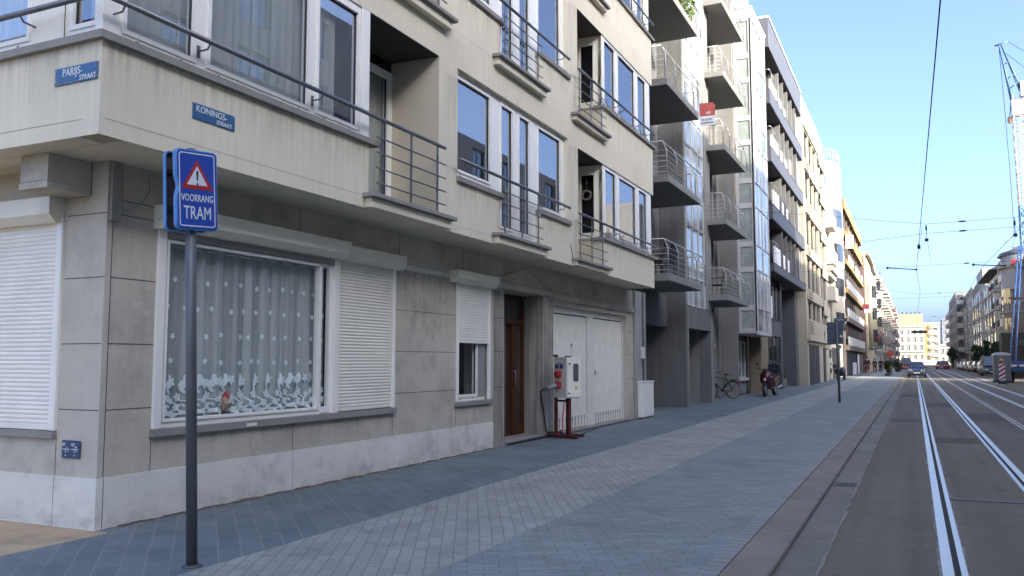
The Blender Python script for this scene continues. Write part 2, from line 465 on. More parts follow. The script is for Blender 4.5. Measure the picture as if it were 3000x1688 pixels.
# ribbed concrete round the door
mb = MB(TG)
def ribs(u0, u1, z0, z1, d0, step=.055):
    n = int(round((u1-u0)/step)); st = (u1-u0)/n
    for k in range(n):
        a = u0+k*st; hgt = .006+.010*((k*7) % 5)/5
        mb.box(a+.004, a+st-.004, z0, z1, d0+.0005, d0+hgt)
ribs(13.31, 13.735, 0., 2.74, 0.); ribs(15.552, 16.045, 0., 2.74, 0.)
n = 9
for k in range(n):                                   # reveal on the far side of the doorway
    a = -.48+k*.48/n; mb.box(15.530-.006*((k*5) % 3), 15.5495, .07, 2.775, a+.004, a+.48/n-.004)
for k in range(n):
    a = -.48+k*.48/n; mb.box(13.7405, 13.752+.006*((k*5) % 3), .07, 2.775, a+.004, a+.48/n-.004)
for z in (1.04, 1.66, 2.25):
    mb.box(13.31, 13.74, z-.005, z+.005, .014, .018, 1)
mb.build('ribbed_pilaster', [M_ribbed, M_joint], bld)
# bands, pediment ridge, lintels
mb = MB(TG)
mb.box(13.30, 16.04, 2.785, 2.895, .0005, .045); mb.box(16.046, 21.46, 2.74, 2.872, .0005, .055)
mb.build('lintel_band', M_panel, bld, bevel=.006)
mb = MB(TG); mb.box(10.22, 11.97, 2.812, 2.882, .0005, .006)
mb.build('painted_band', M_plinth, bld)
mb = MB(TG)
def ridge(a, b):
    (u0, z0), (u1, z1) = a, b
    L = math.hypot(u1-u0, z1-z0); nx, nz = -(z1-z0)/L*.03, (u1-u0)/L*.03
    f = lambda p, q, w: (p, q, w)
    mb.prism([(u0-nx, z0-nz), (u1-nx, z1-nz), (u1+nx, z1+nz), (u0+nx, z0+nz)], .0005, .028, f)
ridge((13.32, 2.925), (14.87, 3.235)); ridge((14.87, 3.235), (16.03, 2.925))
mb.build('gable_moulding', M_panel, bld)
# pilaster at the party wall with the drain pipe
mb = MB(TG); mb.box(21.50, 22.08, 0., 3.33, .0005, .07); mb.box(22.10, 22.53, 0., 3.33, .0005, .05)
mb.build('party_pilaster', masonry('pale_render', (.36,.35,.33), var=.1, blot=1., grain=70, streak=.15), bld, bevel=.01)
mb = MB()
mb.tube([(WX+.10,22.12,3.33),(WX+.10,22.12,1.9),(WX+.10,22.10,1.6),(WX+.10,22.12,.05)], .028, 8)
for z in (3.0, 2.3, 1.55, .9): mb.lathe([(.034,0),(.034,.04)], (WX+.10,22.12,z), 8)
mb.tube([(WX+.10,22.12,1.62),(WX+.15,22.2,1.5),(WX+.15,22.2,1.0)], .012, 6)
mb.build('drain_pipe', simple('grey_lead', (.10,.105,.115), .55), bld)
mb = MB(); mb.box(WX+.071, WX+.15, 21.88, 22.06, 1.55, 1.86); mb.build('meter_box', simple('pale_plastic', (.55,.55,.5), .5), bld, bevel=.01)
# interior behind the ground-floor windows
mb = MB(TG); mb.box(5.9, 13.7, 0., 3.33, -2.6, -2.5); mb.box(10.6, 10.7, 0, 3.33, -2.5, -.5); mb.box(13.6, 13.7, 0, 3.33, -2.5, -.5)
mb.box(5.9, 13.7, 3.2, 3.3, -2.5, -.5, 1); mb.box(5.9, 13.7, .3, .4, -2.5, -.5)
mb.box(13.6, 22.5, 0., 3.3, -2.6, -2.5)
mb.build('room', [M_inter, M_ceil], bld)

# --- roller shutters
def shutter(T, u0, u1, z0, z1, zb, d, name='roller_shutter', mat=None, guides=True, pitch=.042, bar=True, gl=.05, gr=.05):
    """curtain of curved slats between guides, lowered from z1 to zb; guides run to z0"""
    mb = MB(T); z = z1; a, b = u0+gl-.01, u1-gr+.01
    pts = []
    while z - pitch > zb+.03:
        prof = [(z, .0), (z-pitch*.12, .006), (z-pitch*.5, .010), (z-pitch*.86, .006), (z-pitch, .0)]
        pts += prof[:-1]; z -= pitch
    pts.append((z, 0.)); pts += [(z-.004, .012), (zb, .012), (zb, -.01)]
    prev = None
    for zz, dd in pts:
        cur = (mb.vt((a, zz, d+dd)), mb.vt((b, zz, d+dd)))
        if prev: mb.face((prev[0], prev[1], cur[1], cur[0]), 0)
        prev = cur
    o = mb.build(name, mat or M_slat, bld, fix=False)
    if guides:
        g = MB(T)
        for p, q in ((u0, u0+gl), (u1-gr, u1)): 
            g.box(p, q, z0, z1+.03, d-.02, d+.03); g.box(p+.012, q-.012, z0+.01, z1+.03, d+.030, d+.034)
        g.build('guide_rail', M_pvc, o, bevel=.003)
    return o
def shutter_box(T, u0, u1, z0, z1, dep, name='shutter_box', dz=.07):
    mb = MB(T); f = lambda a, b, w: (w, b, a)
    mb.prism([(.001, z1), (dep, z1), (dep, z0+dz), (dep-.07, z0), (.001, z0)], u0, u1, f)
    mb.prism([(.001, z1+.004), (dep+.004, z1+.004), (dep+.004, z0+dz-.004), (dep-.07, z0-.005), (.001, z0-.005)], u0-.012, u0, f)
    mb.prism([(.001, z1+.004), (dep+.004, z1+.004), (dep+.004, z0+dz-.004), (dep-.07, z0-.005), (.001, z0-.005)], u1, u1+.012, f)
    for uu in (u0-.0125,):
        for k in range(4): mb.box(uu-.002, uu, z0+.08+.02*(k % 2), z0+.09+.02*(k % 2), dep*.35+.025*k, dep*.35+.025*k+.01, 1)
    return mb.build(name, [M_box, M_joint], bld, bevel=.004)
shutter_box(TG, 5.94, 8.86, 2.775, 3.00, .195)
shutter_box(TG, 8.885, 10.24, 2.775, 2.97, .155)
shutter_box(TG, 11.78, 13.22, 2.745, 2.935, .17)
shutter_box(SG, -9.7, -7.20, 2.79, 3.02, .16)
shutter(TG, 8.755, 10.17, .85, 2.79, .862, .005, mat=M_slat2, gl=.115, gr=.055)
shutter(TG, 11.98, 13.16, .845, 2.75, 1.79, .002, pitch=.046)
shutter(SG, -9.6, -7.17, .86, 2.80, .862, .002, gr=.08)
# sills
mb = MB(TG); mb.box(5.965, 10.20, .775, .848, -.05, .055); mb.box(7.22, 7.38, .79, .825, .055, .058, 1)
mb.box(11.93, 13.22, .775, .838, -.05, .05)
mb.T = SG; mb.box(-9.65, -7.165, .79, .853, -.05, .055)
mb.build('window_sill', [M_sill, M_box], bld, bevel=.006)

# --- big window with net curtain
w = MB(TG)
w.box(5.98, 6.075, .85, 2.78, -.05, .03)                                 # wide left jamb
w.gridwall(6.075, 8.755, .85, 2.78, [(6.13,8.47,.935,2.66), (8.555,8.70,.935,2.66)], -.0, -.06)
w.box(6.10, 8.50, .905, .933, .0005, .018); w.box(8.472, 8.50, .933, 2.69, .0005, .018); w.box(6.10, 6.128, .933, 2.69, .0005, .018)
w.box(6.13, 8.50, 2.662, 2.69, .0005, .018); w.box(6.07, 8.755, 2.70, 2.775, .0005, .03, 1)
w.box(8.553, 8.702, .86, .93, .0005, .012)
big = w.build('window', [M_pvc, simple('grey_aluminium', (.30,.29,.27), .4, .3)], bld, bevel=.002)
g = MB(TG); g.quad(((6.13,.935,-.03),(8.47,.935,-.03),(8.47,2.66,-.03),(6.13,2.66,-.03))); g.quad(((8.555,.935,-.03),(8.70,.935,-.03),(8.70,2.66,-.03),(8.555,2.66,-.03)))
g.build('pane', M_glass_s, big, fix=False)
CD = -.13
cur, off = drape(bld, TG, 6.02, 8.76, .925, 2.66, CD, M_sheer, amp=.036, wl=.24, name='net_curtain', seed=3, flare=.6)
rg = random.Random(9); ug = 6.03
while ug < 8.7:                                         # gathered folds, where the net lies double
    wg = rg.uniform(.06, .17); drape(bld, TG, ug, min(8.76, ug+wg), .985, 2.66, CD-.07, M_sheer, amp=.02, wl=.09, name='curtain_fold', seed=int(ug*50), flare=.6); ug += wg + rg.uniform(.05, .22)
rr = random.Random(4)
mb = MB(TG)
def cz(u, z): return CD + off(u, (2.66-z)/(2.66-.925)) + .028
def flower(u, z, r, m=0, n=5, a0=0.):
    for k in range(n):
        a = a0+2*PI*k/n; c, s = math.cos(a), math.sin(a)
        P = [(0,0), (.55*r, .33*r), (r, .14*r), (r, -.14*r), (.55*r, -.33*r)]; dd = cz(u, z) + .006
        mb.face([mb.vt((u+x*c-y*s, z+x*s+y*c, dd)) for x, y in P], m)
def stroke(pts, wd, m=0):
    prev = None
    for k in range(len(pts)):
        p = pts[k]; q = pts[min(k+1, len(pts)-1)]; o = pts[max(k-1, 0)]
        tx, tz = q[0]-o[0], q[1]-o[1]; L = math.hypot(tx, tz) or 1
        w_ = wd*(.35+.65*math.sin(PI*(k+.5)/len(pts)))
        A = (p[0]-tz/L*w_, p[1]+tx/L*w_); B = (p[0]+tz/L*w_, p[1]-tx/L*w_)
        cur_ = (mb.vt((*A, cz(*A))), mb.vt((*B, cz(*B))))
        if prev: mb.face((prev[0], prev[1], cur_[1], cur_[0]), m)
        prev = cur_
for row, z in enumerate((2.32, 2.04, 1.76, 1.49)):
    u = 6.12 + (.11 if row % 2 else 0.)
    while u < 8.72:
        flower(u + rr.uniform(-.03, .03), z + rr.uniform(-.015, .015), .032, a0=rr.uniform(0, 1)); u += .215 + rr.uniform(-.03, .04)
u = 6.10; k = 0
while u < 8.72:                                          # lace border: blossoms, tendrils, scrolls
    flower(u, 1.27 + .012*(k % 3), .056, a0=rr.uniform(0, 1)); flower(u+.10, 1.135, .048, a0=rr.uniform(0, 1)); flower(u+.015, 1.10, .044, a0=.3)
    stroke([(u+.13+.03*math.sin(t*2.2), 1.20+t*.16) for t in [i/6 for i in range(7)]], .017)
    stroke([(u-.05-.025*math.sin(t*2.6), 1.17+t*.13) for t in [i/6 for i in range(7)]], .014)
    for q in (0, 1):
        c0 = (u+.02+.12*q, 1.035); stroke([(c0[0]+(.012+.0055*i)*math.cos(i*.75), c0[1]+(.012+.0055*i)*math.sin(i*.75)) for i in range(12)], .010)
    flower(u+.085, 1.03, .045, a0=.5)
    u += .205; k += 1
# scalloped hem
n = 270
prev = None
for i in range(n+1):
    u = 6.03+2.72*i/n; zb_ = .925+.034*abs(math.sin(u*15.3)); zt = zb_+.045+.02*math.sin(u*31)
    cur_ = (mb.vt((u, zb_, cz(u, zb_))), mb.vt((u, zt, cz(u, zt))))
    if prev: mb.face((prev[0], cur_[0], cur_[1], prev[1]), 0)
    prev = cur_
mb.build('lace_pattern', M_lace, cur, fix=False)
mb = MB(TG); mb.tube([(6.0,2.655,CD),(8.76,2.655,CD)], .012, 6); mb.build('curtain_rail', M_white, bld)

# --- small window under the half-lowered shutter
w3 = window(bld, TG, 12.03, 13.11, .845, 1.95, [(12.12,12.78,.95,1.95)], d=-.06, gl=M_glass_s)
drape(bld, TG, 12.05, 12.35, .9, 1.95, -.28, M_drape, seed=5); 
mb = MB(TG); mb.box(12.84, 13.09, .9, 1.8, -.058, -.045); mb.build('window_panel', simple('grey_glass_panel', (.25,.25,.24), .3), bld)

# --- front door
DX = TX(WX-.49+.0)
mb = MB(TG); D = -.43
mb.gridwall(13.76, 15.53, .075, 2.775, [(13.85,14.82,.14,2.2), (14.86,14.93,.14,2.2), (15.20,15.43,.20,2.2), (13.85,15.43,2.31,2.70)], D, D-.06)
mb.box(14.945, 15.185, .09, 2.2, D+.0005, D+.03); mb.box(13.77, 15.52, 2.205, 2.30, D+.0005, D+.035); mb.box(15.44, 15.525, .09, 2.7, D+.0005, D+.03)
mb.box(15.19, 15.435, .085, .195, D+.0005, D+.025)
dr = mb.build('front_door', M_wood, bld, bevel=.006)
g = MB(TG); g.quad(((13.8,.12,D-.03),(15.45,.12,D-.03),(15.45,2.72,D-.03),(13.8,2.72,D-.03))); g.build('pane', dark_glass('door_glass', (.05,.05,.045), 1.5, .15), dr, fix=False)
h = MB(TG); h.tube([(15.0,1.0,D+.03),(15.0,1.0,D+.08),(15.0,1.3,D+.08),(15.0,1.3,D+.03)], .012, 6); h.build('handle', M_steel, dr)
mb = MB(TG); mb.box(13.745, 15.52, .0, .07, -.48, .05); mb.box(13.745, 15.52, .0, .045, .051, .06, 1); mb.build('door_step', [M_sill, M_black], bld, bevel=.006)

# --- garage doors
GD = -.12
mb = MB(TG); mb.box(16.055, 20.945, 2.50, 2.628, GD-.05, GD+.02); mb.box(18.30, 18.70, .01, 2.50, GD-.05, GD+.03); mb.box(20.88, 20.945, .01, 2.50, GD-.05, GD+.03); mb.box(16.055, 16.09, .01, 2.5, GD-.05, GD+.03)
mb.build('garage_frame', M_garage, bld, bevel=.008)
mb = MB(TG)
for u in (16.098, 18.292, 18.708, 20.872): mb.box(u-.009, u+.009, .05, 2.485, GD+.0105, GD+.013)
for a, b in ((16.1,18.29),(18.71,20.87)): mb.box(a, b, 2.475, 2.495, GD+.011, GD+.0135)
mb.build('door_seam', M_joint, bld)
mb = MB(TG); mb.box(16.06, 20.94, .0, .04, GD-.1, .08); mb.box(16.06, 20.94, 0., .012, .081, .12, 1); mb.build('garage_threshold', [M_sill, M_black], bld)
def garage(u0, u1, vents, keyu, nick):
    g = MB(TG); n = int((u1-u0)/.085); st = (u1-u0)/n; zb, zt = .05, 2.48
    prof = []
    for k in range(n):
        a = u0+k*st; prof += [(a, 0.), (a+st*.34, 0.), (a+st*.42, .010), (a+st*.90, .010)]
    prof.append((u1, 0.))
    prev = None
    for u, d in prof:
        c_ = (g.vt((u, zb, GD+d)), g.vt((u, zt, GD+d)))
        if prev: g.face((prev[0], c_[0], c_[1], prev[1]))
        prev = c_
    o = g.build('garage_door', M_garage, bld, fix=False)
    v = MB(TG)
    for k in range(vents):
        u = u0+.18+k*(u1-u0-.36)/(vents-1)
        for j in range(3): v.box(u-.035, u+.035, .22+j*.028, .236+j*.028, GD+.0105, GD+.0125)
    v.build('vent_slot', M_joint, o)
    s_ = MB(TG); 
    for k in range(vents):                                 # rust runs under the vents
        u = u0+.18+k*(u1-u0-.36)/(vents-1); s_.quad(((u-.02,.06,GD+.0108),(u+.025,.06,GD+.0108),(u+.02,.21,GD+.0108),(u-.02,.21,GD+.0108)))
    s_.build('rust_stain', simple('rusty_stain', (.33,.26,.17), .8, var=.3, scale=40), o)
    kk = MB(TG); kk.box(keyu-.03, keyu+.03, 1.16, 1.30, GD+.011, GD+.018); kk.tube([(keyu,1.23,GD+.018),(keyu,1.23,GD+.07),(keyu-.08,1.23,GD+.07)], .012, 6)
    kk.build('handle', M_steel, o)
    return o
garage(16.09, 18.30, 11, 16.25, 0)
garage(18.70, 20.88, 11, 18.85, 1)
mb = MB(TG); mb.box(17.27, 17.42, 1.60, 1.90, GD+.0115, GD+.015)
notice = tag(mb.build('paper_notice', simple('old_paper', (.62,.61,.56), .7, var=.1, scale=20)), 'small paper notice stuck on the left garage door above the power cabinet', 'notice')
mb = MB(TG); mb.box(17.31, 17.37, 1.80, 1.86, GD+.0152, GD+.0162); mb.build('printed_mark', M_black, notice)
# ================================================================ upper storeys of the corner building (one storey built, then copied)
storey = []
def keep(o):
    for q in (MB.last if o in MB.last else [o]): storey.append(q)
    return o
# front wall: openings bay A, loggia A, window 2, loggia B + bay C
ZS, ZT = 4.125, 5.775                 # underside of the window band, lintel
holes = [(4.6,8.47,ZS,ZT), (8.47,10.15,3.505,ZT), (10.69,12.10,4.10,ZT), (12.10,13.74,3.50,ZT), (13.74,15.07,4.10,ZT),
         (15.63,17.16,3.47,5.715), (17.16,21.2,4.075,5.715)]
mb = MB(TF); mb.gridwall(4.70, 21.05, Z0, Z0+FH, holes, 0., -.25)
for z, a, b in ((5.60, 15.10, 15.62),): mb.box(a, b, z-.002, z+.002, .0004, .0012, 1)
mb.box(4.75, 8.4, 3.47, 3.4735, .0004, .0015, 1); mb.box(10.8, 11.9, 3.44, 3.443, .0004, .0014, 1)
keep(mb.build('upper_wall', [M_stucco, simple('hairline_crack', (.25,.235,.2), .9)], bld))
mb = MB(SF); mb.gridwall(-16., -5.9005, Z0, Z0+FH, [(-15.5,-5.85,ZS,ZT)], -.0005, -.25)
mb.box(-9., -6.1, 3.47, 3.4735, 0., .0015, 1)
keep(mb.build('upper_wall', [M_stucco, MATS['hairline_crack']], bld))
# storey slab closing the overhang (soffit) and ceilings
mb = MB(); mb.box(-7.3, FX-.252, 4.96, 21.05, Z0+.0, Z0+.16); mb.box(-16, -7.302, 4.96, 6.2, Z0+.0, Z0+.16)
keep(mb.build('storey_slab', M_stucco, bld))
mb = MB(); mb.box(-7.3, FX-.26, 5.0, 8.40, 5.80, 5.86); mb.box(-16, -7.302, 5.0, 6.2, 5.80, 5.86); mb.box(-7.3, FX-.26, 10.25, 15.5, 5.80, 5.86); mb.box(-7.3, FX-.26, 17.2, 21.0, 5.74, 5.80)
keep(mb.build('ceiling', M_ceil, bld))
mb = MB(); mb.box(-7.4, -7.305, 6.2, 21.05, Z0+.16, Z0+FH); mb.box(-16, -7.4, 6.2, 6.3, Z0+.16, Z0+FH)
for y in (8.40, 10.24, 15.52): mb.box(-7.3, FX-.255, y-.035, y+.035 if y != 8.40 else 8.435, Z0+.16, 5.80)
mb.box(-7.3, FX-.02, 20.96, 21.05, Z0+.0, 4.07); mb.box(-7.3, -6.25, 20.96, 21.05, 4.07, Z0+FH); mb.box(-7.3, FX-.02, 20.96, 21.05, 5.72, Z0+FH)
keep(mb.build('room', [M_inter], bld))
# loggia A
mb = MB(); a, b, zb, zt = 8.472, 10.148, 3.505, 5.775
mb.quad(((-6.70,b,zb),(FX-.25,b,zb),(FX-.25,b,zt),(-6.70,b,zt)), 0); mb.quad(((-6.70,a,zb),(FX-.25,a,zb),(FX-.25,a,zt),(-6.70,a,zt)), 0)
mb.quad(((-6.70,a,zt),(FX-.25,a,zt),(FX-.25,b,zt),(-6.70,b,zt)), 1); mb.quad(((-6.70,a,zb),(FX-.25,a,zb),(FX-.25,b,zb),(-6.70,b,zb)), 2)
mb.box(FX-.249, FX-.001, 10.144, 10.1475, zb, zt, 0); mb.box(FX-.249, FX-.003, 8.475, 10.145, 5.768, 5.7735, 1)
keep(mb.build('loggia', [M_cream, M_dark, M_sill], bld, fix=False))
TB = TX(-6.70)
keep(window(bld, TB, 8.49, 10.14, 3.51, 5.62, [(8.60,9.20,3.64,5.50), (9.32,10.0,3.64,5.50)], d=.03, name='balcony_door'))
keep(drape(bld, TB, 8.5, 10.1, 3.55, 5.6, -.13, M_drape, seed=12)[0])
# bay A windows, front and side street
keep(window(bld, TF, 4.70, 8.47, ZS+.055, ZT, [(4.94,5.66,4.285,5.70), (5.885,7.30,4.285,5.70), (7.50,8.22,4.285,5.66)], d=-.02))
mb = MB(TF); mb.box(4.695, 4.875, ZS+.055, ZT, -.019, -.004); mb.box(8.30, 8.468, ZS+.055, ZT, -.019, .0)
mb.T = SF; mb.box(-5.99, -5.905, ZS+.055, ZT, -.02, -.004)
keep(mb.build('corner_post', M_pvc, bld, bevel=.006))
keep(window(bld, SF, -6.36, -5.94, ZS+.055, ZT, [(-6.27,-6.01,4.30,5.70)], d=-.02))
mb = MB(SF); mb.box(-6.795, -6.362, ZS+.055, ZT, -.09, -.012); mb.box(-6.40, -6.364, ZS+.055, ZT, -.012, -.006); mb.box(-6.37,-6.366, ZS+.055, ZT, -.011, .0, 1)
keep(mb.build('infill_panel', [M_box, M_gasket], bld))
keep(window(bld, SF, -8.75, -6.797, ZS+.055, ZT, [(-8.6,-7.85,4.30,5.70), (-7.68,-6.86,4.30,5.70)], d=-.02))
mb = MB(SF); mb.box(-15.5, -8.752, ZS+.055, ZT, -.09, -.02); keep(mb.build('infill_panel', [M_box], bld))
for (q, kw) in (((TF, 4.85, 5.80), {}), ((TF, 5.82, 8.02), {}), ((SF, -8.7, -6.85), {}), ((SF, -6.32, -6.14), {})):
    keep(drape(bld, q[0], q[1], q[2], 4.2, 5.76, -.20, M_drape, amp=.018, wl=.13, seed=int(q[1]*7))[0])
# window 2: fixed light, french window, fixed light
WD = -.08
keep(window(bld, TF, 10.692, 12.17, 4.17, ZT, [(10.79,11.87,4.31,5.66)], d=WD))
keep(window(bld, TF, 12.172, 13.715, 3.52, ZT, [(12.30,12.71,3.68,5.66), (13.0,13.40,3.68,5.66)], d=WD, name='french_window'))
keep(window(bld, TF, 13.717, 15.068, 4.17, ZT, [(13.82,14.84,4.27,5.66)], d=WD))
# bay C: windows plus the return with the narrow door
keep(window(bld, TF, 17.16, 20.83, 4.13, 5.712, [(17.345,18.04,4.24,5.63), (18.30,19.56,4.24,5.63), (19.84,20.49,4.24,5.63)], d=-.03))
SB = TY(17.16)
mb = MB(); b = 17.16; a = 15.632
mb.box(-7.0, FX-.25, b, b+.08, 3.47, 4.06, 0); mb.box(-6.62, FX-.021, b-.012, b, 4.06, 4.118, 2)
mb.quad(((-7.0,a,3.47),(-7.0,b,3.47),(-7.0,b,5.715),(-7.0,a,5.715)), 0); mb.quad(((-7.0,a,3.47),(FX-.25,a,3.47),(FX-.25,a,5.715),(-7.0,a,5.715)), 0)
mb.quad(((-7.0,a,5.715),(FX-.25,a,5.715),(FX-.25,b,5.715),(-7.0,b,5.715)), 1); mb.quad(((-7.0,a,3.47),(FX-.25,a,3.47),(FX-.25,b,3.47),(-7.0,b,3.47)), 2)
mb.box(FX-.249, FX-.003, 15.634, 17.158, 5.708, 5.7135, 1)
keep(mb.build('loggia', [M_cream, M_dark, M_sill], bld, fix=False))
w_ = window(bld, SB, -6.70, FX-.02, 4.12, 5.70, [(-6.40,-6.12,4.24,5.50)], d=.0, mat=M_box, gl=dark_glass('dark_door_pane', (.012,.012,.014), 1.5, .08)); keep(w_)
mb = MB(); mb.box(-6.25, -6.05, 20.83, 20.92, 4.13, 5.712); mb.box(FX-.12, FX-.03, 20.831, 20.92, 4.13, 5.712); keep(mb.build('corner_post', M_pvc, bld))
# sills
mb = MB(TF)
mb.box(4.645, 8.62, 4.112, 4.178, -.2, .055); mb.box(10.66, 12.22, 4.085, 4.165, -.2, .05); mb.box(13.70, 15.17, 4.085, 4.165, -.2, .05); mb.box(17.10, 21.20, 4.065, 4.128, -.2, .06)
for u in (7.0, 19.): mb.box(u-.003, u+.003, 4.113, 4.177, .055, .0562, 1)
mb.T = SF; mb.box(-16., -6.1005, 4.112, 4.178, -.2, .055); mb.box(-7.2, -7.194, 4.113, 4.177, .055, .0562, 1)
keep(mb.build('window_sill', [M_sill, M_joint], bld, bevel=.006))
# balcony boxes with stone slabs
def balcony_box(u0, u1, zt):
    mb = MB(TF); mb.box(u0, u1, Z0, zt-.055, .0005, .105)
    o = keep(mb.build('balcony', M_stucco, bld, bevel=.006))
    s_ = MB(TF); s_.box(u0-.05, u1+.07, zt-.055, zt, -.25, .165); s_.build('balcony_slab', M_sill, o, bevel=.006)
balcony_box(8.40, 10.34, 3.505); balcony_box(11.86, 13.80, 3.50); balcony_box(15.30, 17.22, 3.47)
# railings
RX = .14
def railing(u0, u1, zr, posts, b0, b1, zs, zbot, brk, side=None, br_d=-.02):
    mb = MB(TF)
    pts = [(u0, zr, RX), (u1, zr, RX)]
    if side is not None: pts = [(u0, zr, side)] + pts
    mb.tube(pts, .025, 10)
    for p in posts: mb.box(p-.018, p+.018, zbot, zr-.02, RX-.022, RX-.010); mb.tube([(p, zr-.03, RX-.015), (p, zr, RX)], .012, 6)
    for z in zs: mb.tube([(b0, z, RX-.0), (b1, z, RX-.0)], .010, 6)
    for u in brk:
        mb.tube([(u, zr, RX), (u, zr-.06, RX-.04), (u, zr-.065, br_d)], .009, 6); mb.box(u-.018, u+.018, zr-.12, zr-.01, br_d, br_d+.012)
    return keep(mb.build('railing', M_rail, bld))
railing(4.56, 10.09, 4.425, (8.58, 9.24, 9.91), 8.44, 10.11, (4.19, 4.0, 3.815, 3.63), 3.505, (4.80, 5.74, 7.40))
mb = MB(SF); mb.tube([(-9.0, 4.425, .14), (-5.755, 4.425, .14)], .025, 10)
for u in (-6.75, -8.9): mb.tube([(u, 4.425, .14), (u, 4.37, .10), (u, 4.36, -.02)], .009, 6)
keep(mb.build('railing', M_rail, bld))
railing(10.50, 14.83, 4.365, (12.03, 12.69, 13.36), 11.93, 13.53, (4.16, 3.975, 3.787, 3.60), 3.50, (10.70, 14.60))
railing(15.33, 20.80, 4.345, (15.42, 16.07, 16.72), 15.29, 16.96, (4.145, 3.95, 3.762, 3.577), 3.47, (17.9, 18.3, 19.6, 20.5))
mb = MB(TF)
for u0, u1 in ((17.30, 18.0), (18.3, 19.5), (19.8, 20.5)): mb.tube([(u0, 4.345, .05), (u0, 4.20, .05), (u0+.05, 4.15, .05), (u1, 4.15, .05)], .008, 6)
keep(mb.build('railing', M_rail, bld))
# rain streaks below the sills
def stain_mat(name, flip=False, amt=.38, c=(.10,.09,.075)):
    m, nt, b = nodes(name); b.inputs['Base Color'].default_value = (*c, 1); b.inputs['Roughness'].default_value = .9
    tc = N(nt, 'ShaderNodeTexCoord'); sp = N(nt, 'ShaderNodeSeparateXYZ'); nt.links.new(tc.outputs['Generated'], sp.inputs[0])
    z = sp.outputs['Z']
    if flip:
        i_ = N(nt, 'ShaderNodeMath', operation='SUBTRACT'); i_.inputs[0].default_value = 1.; nt.links.new(z, i_.inputs[1]); z = i_.outputs[0]
    pw = N(nt, 'ShaderNodeMath', operation='POWER'); nt.links.new(z, pw.inputs[0]); pw.inputs[1].default_value = 1.7
    f = ramp(nt, noise(nt, objco(nt, (11,11,.5) if not flip else (3,3,4)), 1.6, 6, .7), [(.42, 0.), (.75, amt)])
    mu = N(nt, 'ShaderNodeMath', operation='MULTIPLY'); nt.links.new(pw.outputs[0], mu.inputs[0]); nt.links.new(f, mu.inputs[1])
    nt.links.new(mu.outputs[0], b.inputs['Alpha']); return m
M_streak = stain_mat('rain_streaks'); M_splash = stain_mat('splash_dirt', True, .32, (.16,.14,.11))
def stain(T, u0, u1, z0, z1, d=.0022, m=None):
    q = MB(T); q.quad(((u0,z0,d),(u1,z0,d),(u1,z1,d),(u0,z1,d))); return q.build('wall_stain', m or M_streak, bld, fix=False)
for q in ((TF,4.72,8.38,3.5,4.11), (TF,10.7,11.84,3.45,4.08), (TF,13.84,15.15,3.5,4.08), (TF,17.3,20.9,3.42,4.06), (TF,10.36,10.66,3.4,5.6), (TF,15.1,15.6,3.5,5.7), (SF,-9.,-5.95,3.5,4.11)): keep(stain(*q))
stain(TG, 6.0, 10.15, .46, .775, .0025); stain(TG, 11.95, 13.2, .46, .775, .0025); stain(TG, 5.5, 13.3, .012, .40, .0125, M_splash); stain(SG, -9., -6.63, .012, .40, .0125, M_splash)
stain(TG, 10.22, 11.96, 1.4, 2.80, .0025); stain(TG, 5.47, 5.97, 1.8, 3.32, .0025); stain(TG, 16.1, 21.4, 2.9, 3.32, .0025)
for k in (1, 2, 3):
    for o in storey: shift_part(o, bld, dz=FH*k)
mb = MB(); zt = Z0+FH*4; mb.box(-16, FX-.0, 4.70, 21.05, zt+.002, zt+.5); mb.build('roof', M_stucco, bld)
# rear bulk of the block
mb = MB(); mb.box(-16, -9.3, 8.0, 22.5, 0, zt); mb.build('rear_wall', M_stucco, bld)
# loose cable on the wall, concrete corbel under the overhang
mb = MB(); mb.tube([(FX+.002,15.18,4.0-.28),(FX+.004,15.24,3.6),(FX+.004,15.30,3.52),(FX+.003,15.31,3.34)], .006, 5); mb.build('cable', M_black, bld)
mb = MB(); mb.box(-7.20, -6.835, 4.95, 5.39, 3.085, 3.3295); mb.box(-7.205, -6.83, 4.944, 5.39, 3.02, 3.083)
mb.box(-7.2, -6.84, 4.942, 4.95, 3.083, 3.086, 1)
mb.build('corbel', [masonry('chipped_render', (.50,.47,.39), var=.14, blot=4, grain=60, dirt=(.22,.19,.15), dirt_amt=.6), M_joint], bld, bevel=.012)
mb = MB(); pts = [(-6.60,5.52,3.30),(-6.60,5.53,2.9),(-6.59,5.5,2.82)]; mb.tube(pts, .016, 6)
mb.tube([(-6.6,5.42,2.86),(-6.59,5.6,2.90),(-6.59,5.75,2.98),(-6.60,5.85,3.12),(-6.6,5.84,3.25)], .006, 5)
mb.box(-6.618, -6.585, 5.42, 5.52, 2.78, 3.32); mb.build('cable', masonry('grey_conduit', (.30,.28,.24), var=.1), bld)

mb = MB(); c0 = Vector((-6.26, 17.09, 5.05)); mb.tube([c0+Vector((.10*math.cos(k*PI/8), 0, .10*math.sin(k*PI/8))) for k in range(17)], .022, 6); mb.tube([c0+Vector((0,0,.1)), c0+Vector((0,.01,.36))], .004, 4)
tag(mb.build('door_wreath', masonry('twig_wreath', (.20,.17,.13), var=.4, blot=30)), 'small twig wreath hanging on the dark bay door above the garage', 'wreath')
